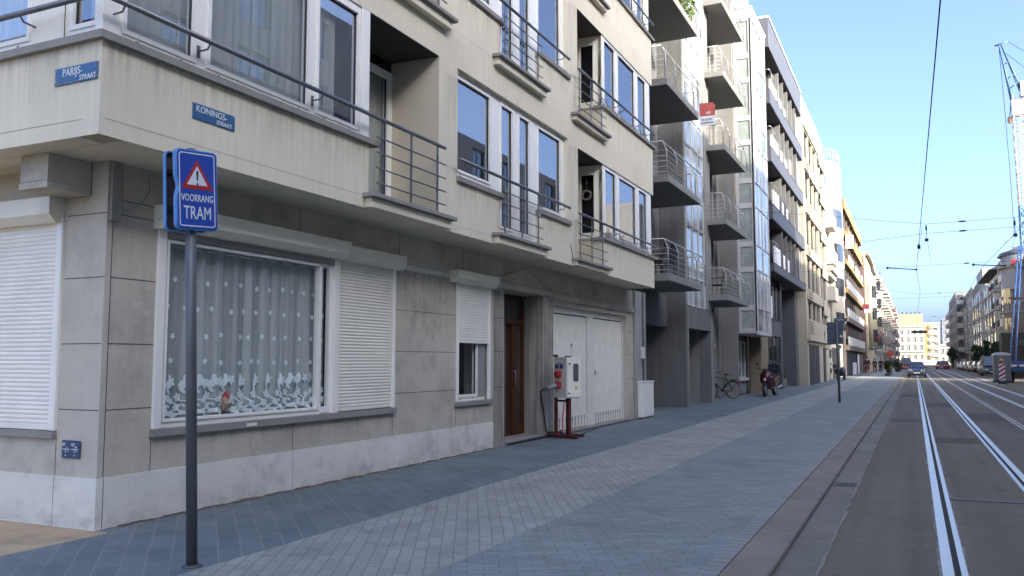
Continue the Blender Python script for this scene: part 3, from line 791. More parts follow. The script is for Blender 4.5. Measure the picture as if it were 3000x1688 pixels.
# --- enamel street signs and the hydrant plaque
M_enamel = simple('blue_enamel', (.035,.115,.25), .35, var=.12, scale=9)
M_sgnwht = simple('sign_white', (.62,.66,.68), .5, var=.05)
mb = MB(TF); mb.box(5.672, 6.205, 3.714, 3.862, .001, .012)
s1 = tag(mb.build('street_sign', [M_enamel], bevel=.002), 'blue street name sign KONINGS-STRAAT on the front of the corner building', 'street sign')
put_text('KONINGS-', .088, M_sgnwht, s1, TF, 5.705, 3.785, .0145, .93, .001)
put_text('STRAAT', .058, M_sgnwht, s1, TF, 5.965, 3.726, .0145, .95, .0012)
mb = MB(TF)
for u, z in ((5.685, 3.85), (6.19, 3.85)): mb.box(u-.006, u+.006, z-.006, z+.006, .0121, .016)
mb.build('screw', M_steel, s1)
mb = MB(SF); mb.box(-6.441, -5.928, 3.789, 3.935, .001, .012)
s2 = tag(mb.build('street_sign', [M_enamel], bevel=.002), 'chipped blue street name sign PARIJS-STRAAT on the side wall', 'street sign')
put_text('PARIJS-', .095, M_sgnwht, s2, SF, -6.345, 3.855, .0145, .84, .0008)
put_text('STRAAT', .062, M_sgnwht, s2, SF, -6.135, 3.800, .0145, .86, .0012)
mb = MB(SF); r2 = random.Random(2)
def chip(u, z, a, b):
    n = 7; mb.face([mb.vt((u+a*math.cos(2*PI*k/n)*r2.uniform(.5,1.), z+b*math.sin(2*PI*k/n)*r2.uniform(.5,1.), .0132)) for k in range(n)])
for k in range(26): chip(-6.435+r2.random()*.30, 3.793+r2.random()*.006, .012, .006)
for k in range(14): chip(-6.436+r2.random()*.02, 3.80+r2.random()*.13, .007, .012)
for k in range(8): chip(-5.945+r2.random()*.012, 3.925-r2.random()*.03, .014, .008)
for k in range(7): chip(-5.95+r2.random()*.018, 3.80+r2.random()*.03, .012, .008)
mb.build('enamel_speck', simple('rusty_enamel', (.42,.38,.33), .8, var=.25, scale=40), s2, fix=False)
mb = MB(SG); mb.box(-7.065, -6.828, .620, .779, .0108, .018)
# two small plates side by side
s3 = tag(mb.build('hydrant_plaque', simple('dark_blue_plastic', (.035,.06,.13), .45), bevel=.002), 'small dark blue hydrant marker plaque low on the side wall', 'plaque')
for k, (u, tx) in enumerate(((-7.052, 'B7'), (-6.938, 'U7'))):
    put_text(tx, .040, M_sgnwht, s3, SG, u, .728, .0195, .9, .001)
    put_text('.1' if k == 0 else '00', .022, M_sgnwht, s3, SG, u+.050, .712, .0195, 1., .001)
    m_ = MB(SG); m_.box(u-.002, u+.095, .698, .704, .0181, .020); m_.box(u+.038, u+.045, .668, .698, .0181, .020); m_.box(u+.065, u+.078, .680, .689, .0181, .020); m_.box(u+.035, u+.047, .640, .650, .0181, .020)
    m_.build('printed_mark', M_sgnwht, s3)
# figurine on the sill between pane and curtain
mb = MB(); c = (WX-.085, 7.03, .985)
mb.ball((c[0], c[1], c[2]+.035), .04, .05, .055, m=0); mb.ball((c[0]+.012, c[1], c[2]+.10), .035, .042, .042, m=1)
mb.lathe([(.042,0),(.038,.02),(.022,.05),(.004,.075)], (c[0]+.004, c[1]+.01, c[2]+.115), 10, 2)
mb.ball((c[0]+.045, c[1], c[2]+.098), .009, m=1); mb.ball((c[0]+.03, c[1], c[2]+.07), .028, .034, .03, m=3)
for s_ in (-1, 1): mb.ball((c[0]+.043, c[1]+s_*.014, c[2]+.112), .004, m=4); mb.ball((c[0]+.03, c[1]+s_*.05, c[2]+.03), .014, .014, .03, m=0)
tag(mb.build('gnome_figurine', [simple('figurine_robe', (.35,.22,.18), .6), simple('figurine_skin', (.55,.33,.24), .5), simple('figurine_red', (.45,.03,.03), .5), simple('figurine_beard', (.55,.42,.36), .8), M_black]), 'small gnome figurine in a red cap behind the big curtained window', 'figurine')
# ================================================================ ground, pavement, road, tram track
def sheet(name, x0, x1, y0, y1, z, mat, thick=None):
    mb = MB()
    if thick: mb.box(x0, x1, y0, y1, z-thick, z)
    else: mb.quad(((x0,y0,z),(x1,y0,z),(x1,y1,z),(x0,y1,z)))
    return struct(mb.build(name, mat, fix=bool(thick)))
M_ground = masonry('far_ground', (.11,.105,.095), var=.15, blot=.05, grain=10)
sheet('ground', -1500, 1500, -300, 2500, -.09, M_ground)
M_pA = pavers('diagonal_slabs', (.13,.158,.168), (.165,.192,.20), (.225,.23,.215), .52, .172, R(45), .5, .007, blot=.22)
M_pB = pavers('pale_pavers', (.34,.345,.315), (.28,.288,.264), (.19,.20,.195), .31, .105, R(62), .5, .006, blot=.14)
M_pC = pavers('grey_pavers', (.255,.282,.275), (.205,.226,.222), (.145,.16,.16), .24, .085, R(-28), .5, .006, blot=.16)
M_pE = pavers('edge_pavers', (.27,.268,.262), (.24,.24,.236), (.11,.11,.105), .16, .14, R(0), 0., .007, blot=.12)
M_brown = pavers('sandy_side_paving', (.50,.375,.225), (.45,.335,.21), (.36,.28,.18), .6, .3, R(0), .5, .004, blot=.2)
M_kerb = pavers('kerb_stone', (.22,.195,.15), (.20,.178,.138), (.09,.08,.065), 4., 1.4, R(90), 0., .006, blot=.2)
M_gut = pavers('gutter_stone', (.165,.15,.125), (.185,.168,.14), (.055,.05,.04), 4., .98, R(90), 0., .007, blot=.22)
YF, YN = 420, -40
sheet('pavement', -40, -4.73, 5.40, YF, 0., M_pA, .12)
sheet('pavement', -6.43, -4.73, YN, 5.40, 0., M_pA, .12)
sheet('side_pavement', -40, -6.43, YN, 5.40, -.001, M_brown, .12)
sheet('pavement', -4.73, -3.15, YN, YF, .0, M_pB, .12)
sheet('pavement', -3.15, -1.45, YN, YF, .0, M_pC, .12)
sheet('pavement', -1.45, -1.305, YN, YF, .001, M_pE, .12)
o = MB(); o.box(-1.305, -.985, YN, YF, -.15, .002); struct(o.build('kerb', M_kerb, bevel=.012))
o = MB(); o.box(-.985, -.695, YN, YF, -.15, -.045); struct(o.build('road_gutter', M_gut))
# concrete carriageway
m, nt, b = nodes('road_concrete')
v = objco(nt)
c = (.158,.135,.098)
big = ramp(nt, noise(nt, objco(nt, (1,.35,1)), .45, 7, .65), [(.3, mul(c,.82)), (.55, c), (.75, mul(c,1.14))])
fine = ramp(nt, noise(nt, v, 55, 4, .75), [(.25,.75),(.75,1.18)])
brush = ramp(nt, noise(nt, objco(nt, (1.2,22,1)), 3, 4, .6), [(.3,.90),(.7,1.07)])
col = mixc(nt, mixc(nt, big, fine, .9, 'MULTIPLY'), brush, .8, 'MULTIPLY')
wear = ramp(nt, noise(nt, objco(nt, (1.6,.03,1)), 2.2, 3, .5), [(.38,.80),(.62,1.08)])
spots = ramp(nt, noise(nt, objco(nt, (1,.6,1), loc=(4,2,0)), 2.1, 8, .75), [(.56,1.),(.66,.68)])
col = mixc(nt, mixc(nt, col, wear, .9, 'MULTIPLY'), spots, .8, 'MULTIPLY')
nt.links.new(col, b.inputs['Base Color']); b.inputs['Roughness'].default_value = .78; b.inputs['Specular IOR Level'].default_value = .3
bump(nt, b, noise(nt, v, 70, 4), .35, .004)
M_road = m
RD = MB(); RD.box(-.695, 9.2, YN, YF, -.15, -.05)
sheet('side_road', 9.2, 60, 68, 80, -.052, M_road, .1)
M_pR = pavers('far_pavers', (.17,.165,.16), (.15,.147,.145), (.08,.08,.08), .4, .2, R(0), .5, .006)
sheet('pavement', 9.2, 40, YN, 68, .06, M_pR, .14); sheet('pavement', 9.2, 40, 80, YF, .06, M_pR, .14)
# road joints and hairline cracks, pale with laitance
rr = random.Random(11)
mb = RD
def crack(x0, x1, y, w=.012, sk=.0):
    n = 14; prev = None; yy = y
    for k in range(n+1):
        x = x0+(x1-x0)*k/n; yy += rr.uniform(-.02, .02)+sk; ww = w*rr.uniform(.25, 1.)
        cur_ = (mb.vt((x, yy-ww/2, -.0485)), mb.vt((x, yy+ww/2, -.0485)))
        if prev and rr.random() < .88: mb.face((prev[0], cur_[0], cur_[1], prev[1]), 1)
        prev = cur_
for x0, x1, y in ((-.62,.12,8.1),(-.3,.1,8.6),(-.6,.12,10.85),(-.55,.13,11.35),(-.2,.13,11.9),(-.7,.13,12.35),(-.2,-.05,9.9),(-.68,-.45,18.8),(-.6,.1,15.1),(-.65,.12,22.5),(-.5,.1,27.),(.31,1.1,11.6),(.31,1.1,17.),(1.3,2.1,14.),(1.3,2.1,20.),(-.6,.1,34.)): crack(x0, x1, y, .02)
prev = None
for k in range(260):                                    # ragged mortar line between gutter and road
    y = 2+k*.28; x = -.692+rr.uniform(-.008,.008); w = rr.uniform(.004, .02)
    cur_ = (mb.vt((x-w, y, -.0435)), mb.vt((x+w, y, -.0435)))
    if prev and rr.random() < .8: mb.face((prev[0], prev[1], cur_[1], cur_[0]), 1)
    prev = cur_
# grooved rails
M_railtop = simple('polished_rail', (.60,.555,.47), .36, metal=1., var=.05, scale=3)
M_groove = simple('rail_groove', (.012,.011,.010), .8)
M_grout = masonry('rail_grout', (.23,.22,.20), var=.3, blot=6, grain=40)
def rail(head, s_, lab):
    """head = running edge x, s_ = +1 when the groove lies to the right of the head"""
    mb = MB(); y0, y1 = YN, 300
    def strip(a, b, z, m):
        xa, xb = sorted((head+a*s_, head+b*s_)); mb.box(xa, xb, y0, y1, z-.03, z, m)
    strip(-.078, 0., -.0445, 0); strip(0., .046, -.0490, 1); strip(.046, .090, -.0450, 0)
    tag(mb.build('tram_rail', [M_railtop, M_groove]), lab, 'rail', 'grooved tram rails set in the road')
rail(.208, 1, 'grooved rail of the near tram track, on its kerb side'); rail(1.208, -1, 'grooved rail of the near tram track, on its side towards the middle line')
rail(3.258, 1, 'grooved rail of the far tram track, beside the middle line'); rail(4.258, -1, 'grooved rail of the far tram track, on its outer side')
for xs, sg in ((.130,-1), (.298,1), (1.118,-1), (1.286,1)):
    prev = None
    for k in range(360):
        y = 3+k*.16; w = max(.0, rr.gauss(.010, .012))
        cur_ = (RD.vt((xs, y, -.0482)), RD.vt((xs+sg*(.002+w), y, -.0482)))
        if prev: RD.face((prev[0], prev[1], cur_[1], cur_[0]), 2)
        prev = cur_
# road markings between the tracks and beyond
M_mark = masonry('worn_road_paint', (.50,.49,.47), var=.25, blot=3, grain=30, rough=.7)
for x in (2.16, 2.26): RD.box(x, x+.045, YN, 260, -.049, -.0462, 3)
RD.box(5.05, 5.15, 62, 260, -.049, -.0462, 3)
for x0, x1, y0, y1, q in ((.31,1.11,18.2,19.6,4),(-.62,.11,24.,25.3,4),(1.35,2.1,9.,10.2,4),(1.32,2.12,25.,29.,4),(-.55,.12,40.,44.,4),(.31,1.11,32.,35.,4)): RD.quad(((x0,y0,-.0492),(x1,y0+.05,-.0492),(x1,y1,-.0492),(x0,y1-.04,-.0492)), q)
for k in range(7):                                      # transverse slab joints
    y = 9.3+k*6.; RD.quad(((-.69,y,-.0488),(.12,y+.01,-.0488),(.12,y+.025,-.0488),(-.69,y+.012,-.0488)), 5)
    RD.quad(((.305,y,-.0488),(1.11,y+.01,-.0488),(1.11,y+.025,-.0488),(.305,y+.012,-.0488)), 5)
struct(RD.build('road', [M_road, simple('pale_laitance', (.24,.225,.19), .9, var=.25, scale=12), M_grout, M_mark, masonry('asphalt_patch', (.095,.082,.064), var=.2, blot=2, grain=60), simple('tarry_joint', (.05,.045,.04), .8)], fix=False))
# slotted drain across the track, gully in the gutter
mb = MB(); mb.box(.300, 1.116, 10.88, 11.01, -.048, -.0455, 0)
for k in range(31):
    x = .312+k*.0262
    mb.prism([(x, 10.895), (x+.011, 10.895), (x+.016, 10.995), (x+.005, 10.995)], -.0454, -.0435, lambda a, b, w: (a, b, w), 1)
tag(mb.build('track_drain', [M_groove, simple('worn_steel', (.30,.29,.27), .45, .6)]), 'slotted steel drain grating set across the near tram track', 'drain')
mb = MB(); mb.box(-.965, -.705, 11.40, 11.78, -.0448, -.0425, 0); mb.box(-.93, -.74, 11.46, 11.72, -.0424, -.0415, 1)
for k in range(5): mb.box(-.925+k*.038, -.910+k*.038, 11.47, 11.71, -.0414, -.0405, 2)
tag(mb.build('gully_grate', [simple('cast_iron', (.06,.055,.05), .7), M_groove, simple('iron_bar', (.09,.085,.075), .6, .3)]), 'cast iron gully grate in the gutter stones beside the kerb', 'drain')
# sliver of sunlight across the pavement, painted as a pale strip
mb = MB(); mb.box(-4.0, -.99, 46.4, 46.55, .0005, .006); struct(mb.build('pavement_sun_strip', simple('painted_sunlight', (.55,.55,.55), .6)))
# a few leaves and specks on the paving
mb = MB()
for k in range(40):
    x, y = rr.uniform(-4.6, -1.5), rr.uniform(6, 26); a = rr.uniform(0, 6); r_ = rr.uniform(.008, .02)
    mb.face([mb.vt((x+r_*math.cos(a+t), y+r_*.6*math.sin(a+t), .004)) for t in (0, 1.3, 2.6, 3.9, 5.2)])
o = mb.build('litter', simple('dry_leaf', (.06,.05,.035), .9, var=.4), fix=False); o['kind'] = 'stuff'; o['label'] = 'dark specks and dry leaf bits scattered on the paving'; o['category'] = 'litter'

# ================================================================ priority sign at the corner
M_signblue = simple('sign_blue', (.012,.055,.33), .38, var=.04)
M_rim = simple('sign_rim', (.05,.20,.48), .38, var=.08, scale=14)
M_signback = simple('sign_back', (.055,.05,.06), .7, var=.2)
M_red = simple('sign_red', (.36,.018,.018), .4)
M_pole = simple('pole_grey', (.105,.11,.11), .42, metal=.35, var=.12, scale=5)
psn = thing('traffic_sign', 'blue tram priority sign reading VOORRANG TRAM on a leaning grey pole at the corner', 'traffic sign', (-4.84, 4.79, 0))
PT = Vector((-4.985, 4.79, 3.12)); P0 = Vector((-4.84, 4.79, 0))
mb = MB(); mb.tube([P0, P0.lerp(PT, .5), PT], .040, 14); mb.lathe([(.075,0),(.07,.012),(.045,.016)], (-4.84,4.79,0), 12)
mb.build('pole', M_pole, psn)
def sign_panel(center, nrm, w, h, tilt, front=True):
    """rounded plate with a folded rim; local u to the reader's right"""
    n = Vector(nrm).normalized(); u = Vector((0,0,1)).cross(n).normalized(); v_ = n.cross(u)
    c, s = math.cos(tilt), math.sin(tilt); u, v_ = u*c + v_*s, v_*c - u*s
    C = Vector(center)
    T = lambda a, b, d: C + u*a + v_*b + n*d
    def rr_(hw, hh, r, k=5):
        P = []
        for cx, cy, a0 in ((hw-r,hh-r,0),(-hw+r,hh-r,PI/2),(-hw+r,-hh+r,PI),(hw-r,-hh+r,1.5*PI)):
            for i in range(k+1): a = a0+PI/2*i/k; P.append((cx+r*math.cos(a), cy+r*math.sin(a)))
        return P
    return T, rr_
hw, hh = .172, .305
ang = math.atan2(-.25, .97)
nrm = (math.cos(ang), math.sin(ang), 0)
axis = P0.lerp(PT, 2.79/3.12)
def ring(mb, T, A, B, dA, dB, m):
    ia = [mb.vt((a, b, dA)) for a, b in A]; ib = [mb.vt((a, b, dB)) for a, b in B]; n = len(A)
    for k in range(n): mb.face((ia[k], ia[(k+1)%n], ib[(k+1)%n], ib[k]), m, True)
def make_panel(center, nv, tilt, face):
    T, rr_ = sign_panel(center, nv, 0, 0, tilt)
    mb = MB(T); A = rr_(hw, hh, .035); B = rr_(hw-.012, hh-.012, .028)
    if face:                                            # bent left edge, as on the photograph
        A = [(a+(.022*math.exp(-((b-.02)/.06)**2) if a < -.1 else 0), b) for a, b in A]
    def fine(P):
        Q = []
        for k in range(len(P)):
            p, q = P[k], P[(k+1) % len(P)]; n = max(1, int(math.hypot(p[0]-q[0], p[1]-q[1])/.03))
            for i in range(n): Q.append((p[0]+(q[0]-p[0])*i/n, p[1]+(q[1]-p[1])*i/n))
        return Q
    def dent(P): return [(a+(.020*math.exp(-((b-.02)/.05)**2) if (a < -.1 and face) else 0), b) for a, b in P]
    A = dent(fine(rr_(hw, hh, .035))); B = dent(fine(rr_(hw-.010, hh-.010, .028)))
    n = min(len(A), len(B)); A2 = rr_(hw, hh, .035); 
    def res(P, n=96):
        L = [0.]
        for k in range(len(P)): p, q = P[k], P[(k+1)%len(P)]; L.append(L[-1]+math.hypot(p[0]-q[0], p[1]-q[1]))
        out = []
        for i in range(n):
            t = L[-1]*i/n; k = 0
            while L[k+1] < t: k += 1
            f = (t-L[k])/max(1e-9, L[k+1]-L[k]); p, q = P[k], P[(k+1)%len(P)]; out.append((p[0]+(q[0]-p[0])*f, p[1]+(q[1]-p[1])*f))
        return out
    A = res(A); B = res(B)
    ring(mb, T, A, A, -.042, -.008, 0); ring(mb, T, A, B, -.008, 0., 0); ring(mb, T, A, B, -.042, -.042, 0); ring(mb, T, B, B, -.042, -.006, 1)
    mb.face([mb.vt((a, b, 0.)) for a, b in B], 2); mb.face([mb.vt((a, b, -.006)) for a, b in B][::-1], 1)
    for z in (-.13, .15): mb.box(-hw+.02, hw-.02, z-.015, z+.015, -.03, -.0065, 3)
    o = mb.build('sign_panel', [M_rim, M_signback, M_signblue, M_black], psn)
    return T, o
ax = Vector((axis.x, axis.y, axis.z))
T1, pn1 = make_panel(ax + Vector(nrm)*.095 + Vector((0,.0,0)), nrm, R(3.0), True)
T2, pn2 = make_panel(ax - Vector(nrm)*.100, (-nrm[0], -nrm[1], 0), R(-2.5), False)
mb = MB(); 
for z in (2.66, 2.94):
    q = P0.lerp(PT, z/3.12); mb.tube([q+Vector(nrm)*.085, q-Vector(nrm)*.09], .03, 8)
mb.build('clamp', M_black, psn)
for T, po in ((T1, pn1), (T2, pn2)):
    mb = MB(T); f = lambda a, b, w: (a, b, w)
    # white keyline
    def rrect(hw_, hh_, r, k=5):
        P = []
        for cx, cy, a0 in ((hw_-r,hh_-r,0),(-hw_+r,hh_-r,PI/2),(-hw_+r,-hh_+r,PI),(hw_-r,-hh_+r,1.5*PI)):
            for i in range(k+1): a = a0+PI/2*i/k; P.append((cx+r*math.cos(a), cy+r*math.sin(a)))
        return P
    A, B = rrect(.147, .280, .022), rrect(.139, .272, .016)
    if po is pn1: A, B = [[(a+(.008*math.exp(-((b-.02)/.08)**2) if a < -.1 else 0), b) for a, b in Q] for Q in (A, B)]
    ring(mb, T, A, B, .0008, .0008, 0)
    tri = lambda r, cz_: [(0, cz_+r), (-.866*r, cz_-.5*r), (.866*r, cz_-.5*r)]
    mb.prism(tri(.150, .080), .0008, .0016, f, 1); mb.prism(tri(.098, .085), .0018, .0026, f, 0)
    mb.prism([(-.010,.145),(.010,.145),(.0055,.070),(-.0055,.070)], .0028, .0034, f, 2)
    mb.prism([(.009*math.cos(t*PI/4), .045+.009*math.sin(t*PI/4)) for t in range(8)], .0028, .0034, f, 2)
    mb.build('sign_symbol', [M_sgnwht, M_red, M_black], po, fix=False)
    for txt, size, z, sx in (('VOORRANG', .075, -.088, .262), ('TRAM', .140, -.222, .225)):
        me = lettering(txt, size, .0006, 1., .0012, 'CENTER', 1.0); wd_ = max(v.co.x for v in me.vertices)-min(v.co.x for v in me.vertices)
        for v in me.vertices: v.co.x *= sx/wd_
        for v in me.vertices: v.co = T(v.co.x, v.co.y+z, .0015+v.co.z)
        me.materials.clear(); me.materials.append(M_sgnwht)
        lo = bpy.data.objects.new('lettering', me); COL.objects.link(lo); attach(lo, po)
# ================================================================ left row beyond the corner building
M_conc = masonry('grey_concrete', (.165,.165,.158), var=.14, blot=.8, grain=60, streak=.14, bmp=.2)
M_conc_l = masonry('light_concrete', (.235,.23,.21), var=.1, blot=.9, grain=60, streak=.1, bmp=.2)
M_conc_d = masonry('dark_concrete', (.085,.083,.08), var=.18, blot=.9, grain=60, streak=.15)
M_alu = simple('white_aluminium', (.50,.50,.48), .4, var=.05)
M_rail_w = simple('pale_rail_metal', (.38,.38,.37), .38, metal=.3, var=.1)
M_pane = dark_glass('reflecting_pane', (.02,.025,.03), 2.3, .02)
M_pane2 = dark_glass('pane_with_curtain', (.20,.21,.20), 1.9, .03)
M_pane3 = dark_glass('bay_pane', (.26,.29,.30), 1.9, .04)
M_spandrel = simple('green_grey_panel', (.30,.34,.31), .25, var=.1, scale=2)
cab = thing('concrete_apartment_block', 'grey concrete apartment block with two stacks of slab balconies and a white glazed bay', 'building', (-8, 31, 0))
BZ = [3.66+2.72*k for k in range(6)]; ZTOP = 20.2
mb = MB(TX(0.)); X_ = lambda x: x
# recess A
doors = [(23.0,25.6,z+.2,z+2.35) for z in BZ]
mb.gridwall(22.55, 27.4, 3.62, ZTOP, doors, -7.5, -7.75)
mb.box(22.55, 27.4, 2.60, 3.62, -7.55, -7.28)
mb.box(27.40, 27.55, 0., ZTOP, -8.8, -6.66)                         # wall beside the recess
mb.box(27.42, 27.56, 0., 3.28, -6.66, -6.60, 1)
mb.gridwall(27.56, 31.32, 0., 3.28, [(27.56,30.88,0.,2.56)], -6.61, -7.0, 2)
mb.box(27.55, 31.4, 0., 3.2, -7.75, -7.6); mb.box(30.9, 31.38, 0, 3.28, -7.6, -6.6, 1)
mb.box(30.25, 31.15, 3.282, ZTOP, -7.5, -6.59, 1)
mb.box(27.55, 31.15, 2.9, 3.27, -7.6, -6.98)
mb.gridwall(31.15, 36.35, 0., ZTOP, [(33.0,35.0,z+.2,z+2.3) for z in BZ], -7.3, -7.55)
for u in (32.0, 33.2, 34.3, 35.2): mb.box(u, u+.16, 0., ZTOP, -7.299, -7.18, 1)
mb.box(31.15, 33.6, 2.3, 3.3, -7.299, -7.0)
mb.box(36.35, 36.5, 0., ZTOP, -7.5, -6.65, 1)
mb.box(36.5, 41.3, 0., 2.6, -7.3, -7.0, 3)
mb.box(36.5, 41.3, 16.9, ZTOP, -7.5, -6.7, 1)
mb.box(22.55, 41.3, .0, ZTOP, -17., -8.8); mb.box(22.55, 41.3, ZTOP, ZTOP+.12, -17, -6.9)
mb.box(22.55, 23.2, 0, 2.6, -8.8, -7.6); mb.box(22.6, 27.4, 3.62, 3.7, -8.8, -7.5)
mb.box(36.5, 41.3, 2.6, 2.66, -7.5, -5.9)
mb.build('wall', [M_conc, M_conc_l, M_conc, M_conc_d], cab)
mb = MB(TX(-8.78)); mb.box(23.3, 24.4, .05, 2.3, .0, .04); mb.box(24.6, 26.2, .05, 2.3, .0, .04)
mb.box(26.3, 26.6, .05, 2.3, .0, .05, 1)
mb.build('entrance_door', [M_pane2, M_conc_l], cab)
def sash(parent, T, u0, u1, z0, z1, nu, nz=1, d=-.06, fr=.06, mats=None, pane=None, name='window', zs=None):
    mb = MB(T); us = [u0+(u1-u0)*k/nu for k in range(nu+1)]; zz = zs or [z0+(z1-z0)*k/nz for k in range(nz+1)]
    L = [(us[i]+fr/2, us[i+1]-fr/2, zz[j]+fr/2, zz[j+1]-fr/2) for i in range(nu) for j in range(len(zz)-1)]
    mb.gridwall(u0, u1, z0, z1, L, d, d-.06)
    w = mb.build(name, mats or M_alu, parent)
    g = MB(T)
    for a, b, c, e in L: g.quad(((a,c,d-.035),(b,c,d-.035),(b,e,d-.035),(a,e,d-.035)))
    g.build('pane', pane or M_pane, w, fix=False); return w
for z in BZ:
    sash(cab, TX(-7.5), 23.0, 25.6, z+.2, z+2.35, 2)
    sash(cab, TX(-7.3), 33.0, 35.0, z+.2, z+2.3, 2)
# glazed stair tower between the recesses
zc = 3.29
for k in range(6):
    zb = 3.29+2.72*k
    sash(cab, TX(-6.62), 27.57, 30.24, zb+.02, zb+2.70, 3, 1, d=0., fr=.05, zs=[zb+.02, zb+1.0, zb+2.70], name='stair_window', pane=M_pane3)
# bay
def bay(X, y0, y1, zb, zt, offs):
    mb = MB(TX(X)); mb.box(y0, y1, zt, zt+.45, -.9, .02); mb.box(y0-.03, y1+.03, zt+.45, zt+.53, -.9, .06); mb.box(y0, y1, zb-.14, zb, -.85, .02)
    mb.box(y0, y0+.10, zb, zt, -.10, .015); mb.build('bay_frame', M_alu, cab, bevel=.01)
    for k in range(5):
        a = zb if k == 0 else offs[0]+2.72*(k-1)+.04
        z_sp = [a, offs[0]+2.72*k-1.67+.0]
        # spandrel two panes, window four panes
        lo = a; mid = a+1.0; hi = offs[0]+2.72*k
        lo_, mid_, hi_ = (zb, 3.68, 5.32) if k == 0 else (5.32+2.72*(k-1), 6.41+2.72*(k-1), 8.04+2.72*(k-1))
        if k == 0: mid_ = 3.72
        sash(cab, TX(X), y0+.1, y1, lo_+.02, mid_, 2, 1, d=0., fr=.05, pane=M_pane3, name='spandrel_window')
        sash(cab, TX(X), y0+.1, y1, mid_+.002, hi_+.018, 4, 1, d=0., fr=.05, pane=M_pane3)
        sash(cab, TY(y0), X-.78, X-.02, lo_+.02, mid_, 1, 1, d=0., fr=.22, pane=M_spandrel, name='side_panel')
        sash(cab, TY(y0), X-.78, X-.02, mid_+.002, hi_+.018, 1, 1, d=0., fr=.22, pane=M_spandrel, name='side_panel')
bay(-5.86, 36.6, 40.4, 2.72, 16.22, [5.32])
sash(cab, TX(-6.99), 37.9, 39.8, .75, 2.35, 2, 1, d=.03, fr=.08, pane=M_pane2, name='shop_window')
mb = MB(TX(-6.99)); mb.box(37.8, 39.9, .62, .74, .0, .16); mb.box(36.9, 37.5, .0, 2.6, .002, .08, 1); mb.box(39.95, 40.5, 0, 2.6, .002, .08, 1); mb.box(37.55, 39.9, .05, .60, .001, .03, 2)
mb.build('shop_front', [M_alu, M_black, masonry('blue_grey_stone', (.20,.22,.24), var=.1)], cab)
# balconies
def slab_balcony(u0, u1, zb, xw, first):
    mb = MB(TX(0)); mb.box(u0, u1, zb, zb+.21, xw, -5.90)
    o = mb.build('balcony', M_conc_l, cab, bevel=.012)
    zt = zb+.21; r = MB(); X = -5.97
    ne = 4; ys = [u0+.08+(u1+.75-u0-.1)*k/ne for k in range(ne+1)]
    for y in ys:
        r.tube([(X,y,zt),(X,y,zt+.70),(X-.10,y,zt+.95)], .018, 6)
    for k in range(5):
        z = zt+.10+k*.15; r.tube([(xw+.02,u0+.08,z),(X+.02,u0+.08,z),(X+.02,ys[-1],z)], .0075, 5)
    r.tube([(xw+.02,u0+.08,zt+.96),(X-.12,u0+.08,zt+.96),(X-.10,ys[-1],zt+.96)], .02, 6)
    r.tube([(X-.75,u0+.08,zt),(X-.75,u0+.08,zt+.95)], .018, 6); r.tube([(X-.10,ys[-1],zt+.96),(xw+.5,ys[-1],zt+.96)], .02, 6)
    r.build('railing', M_rail_w, o)
    return o
for k, z in enumerate(BZ):
    slab_balcony(22.62, 26.5, z, -7.5, k == 0)
    slab_balcony(30.55, 34.75, z-.02, -7.3, k == 0)

# chairs on the balconies
def chair_mb():
    mb = MB()
    mb.box(-.24,.24,-.22,.22,.40,.44); mb.prism([(-.24,.44),(.24,.44),(.22,.95),(-.22,.95)], .18, .22, lambda a,b,w: (a, w+(b-.44)*.22, b))
    return mb
M_chair = simple('dark_wicker', (.018,.018,.022), .7)
ch = thing('garden_chair', 'dark garden chair at the near end of the lowest concrete balcony', 'chair', (-6.5, 23.25, BZ[0]+.21), R(-70), 'dark chairs on the lowest balconies')
chair_mb().build('seat', M_chair, ch, local=True)
for x, y in ((-.21,-.19),(.21,-.19),(-.21,.2),(.21,.2)):
    l_ = MB(); l_.tube([(x,y,0),(x,y,.41)], .02, 6); l_.build('leg', M_chair, ch, local=True)
for s_ in (-1, 1):
    a_ = MB(); a_.tube([(.25*s_,-.2,.42),(.25*s_,-.2,.64),(.25*s_,.22,.66)], .018, 6); a_.build('armrest', M_chair, ch, local=True)
copy_thing(ch, (-6.45, 24.15, BZ[0]+.21), R(-100), 'dark garden chair further along the lowest balcony nearest the corner building')
copy_thing(ch, (-6.5, 31.5, BZ[0]+.19), R(-80), 'dark garden chair on the lowest balcony of the second stack')
# plants on the high balcony
M_leaf = simple('balcony_leaf', (.10,.17,.03), .6, var=.4, scale=18)
def bush(root, name, c, rx, ry, rz, n, sz, mat, seed=1):
    r_ = random.Random(seed); mb = MB()
    for k in range(n):
        a, t, q = r_.uniform(0, 2*PI), r_.uniform(-1, 1), r_.random()**.45
        s_ = math.sqrt(1-t*t); p = Vector((c[0]+rx*q*s_*math.cos(a), c[1]+ry*q*s_*math.sin(a), c[2]+rz*q*t))
        x = Vector((r_.gauss(0,1), r_.gauss(0,1), r_.gauss(0,.6))).normalized(); y = x.cross(Vector((r_.gauss(0,1), r_.gauss(0,1), r_.gauss(0,1)))).normalized()
        z_ = sz*r_.uniform(.5, 1.2)
        mb.face([mb.vt(p+x*z_), mb.vt(p+y*z_*.5), mb.vt(p-x*z_), mb.vt(p-y*z_*.5)])
    return mb.build(name, mat, root, fix=False)
pl = thing('balcony_plant', 'green trailing plant in a trough on the sunlit balcony near the top edge', 'plant', (-6.1, 25.2, BZ[3]+.21))
bush(pl, 'foliage', (-6.02, 25.3, BZ[3]+.75), .25, 1.0, .6, 420, .09, M_leaf, 3)
mb = MB(); mb.box(-6.25, -6.05, 24.5, 26.2, BZ[3]+.215, BZ[3]+.42); mb.build('trough', simple('terracotta', (.25,.10,.05), .8), pl, bevel=.02)
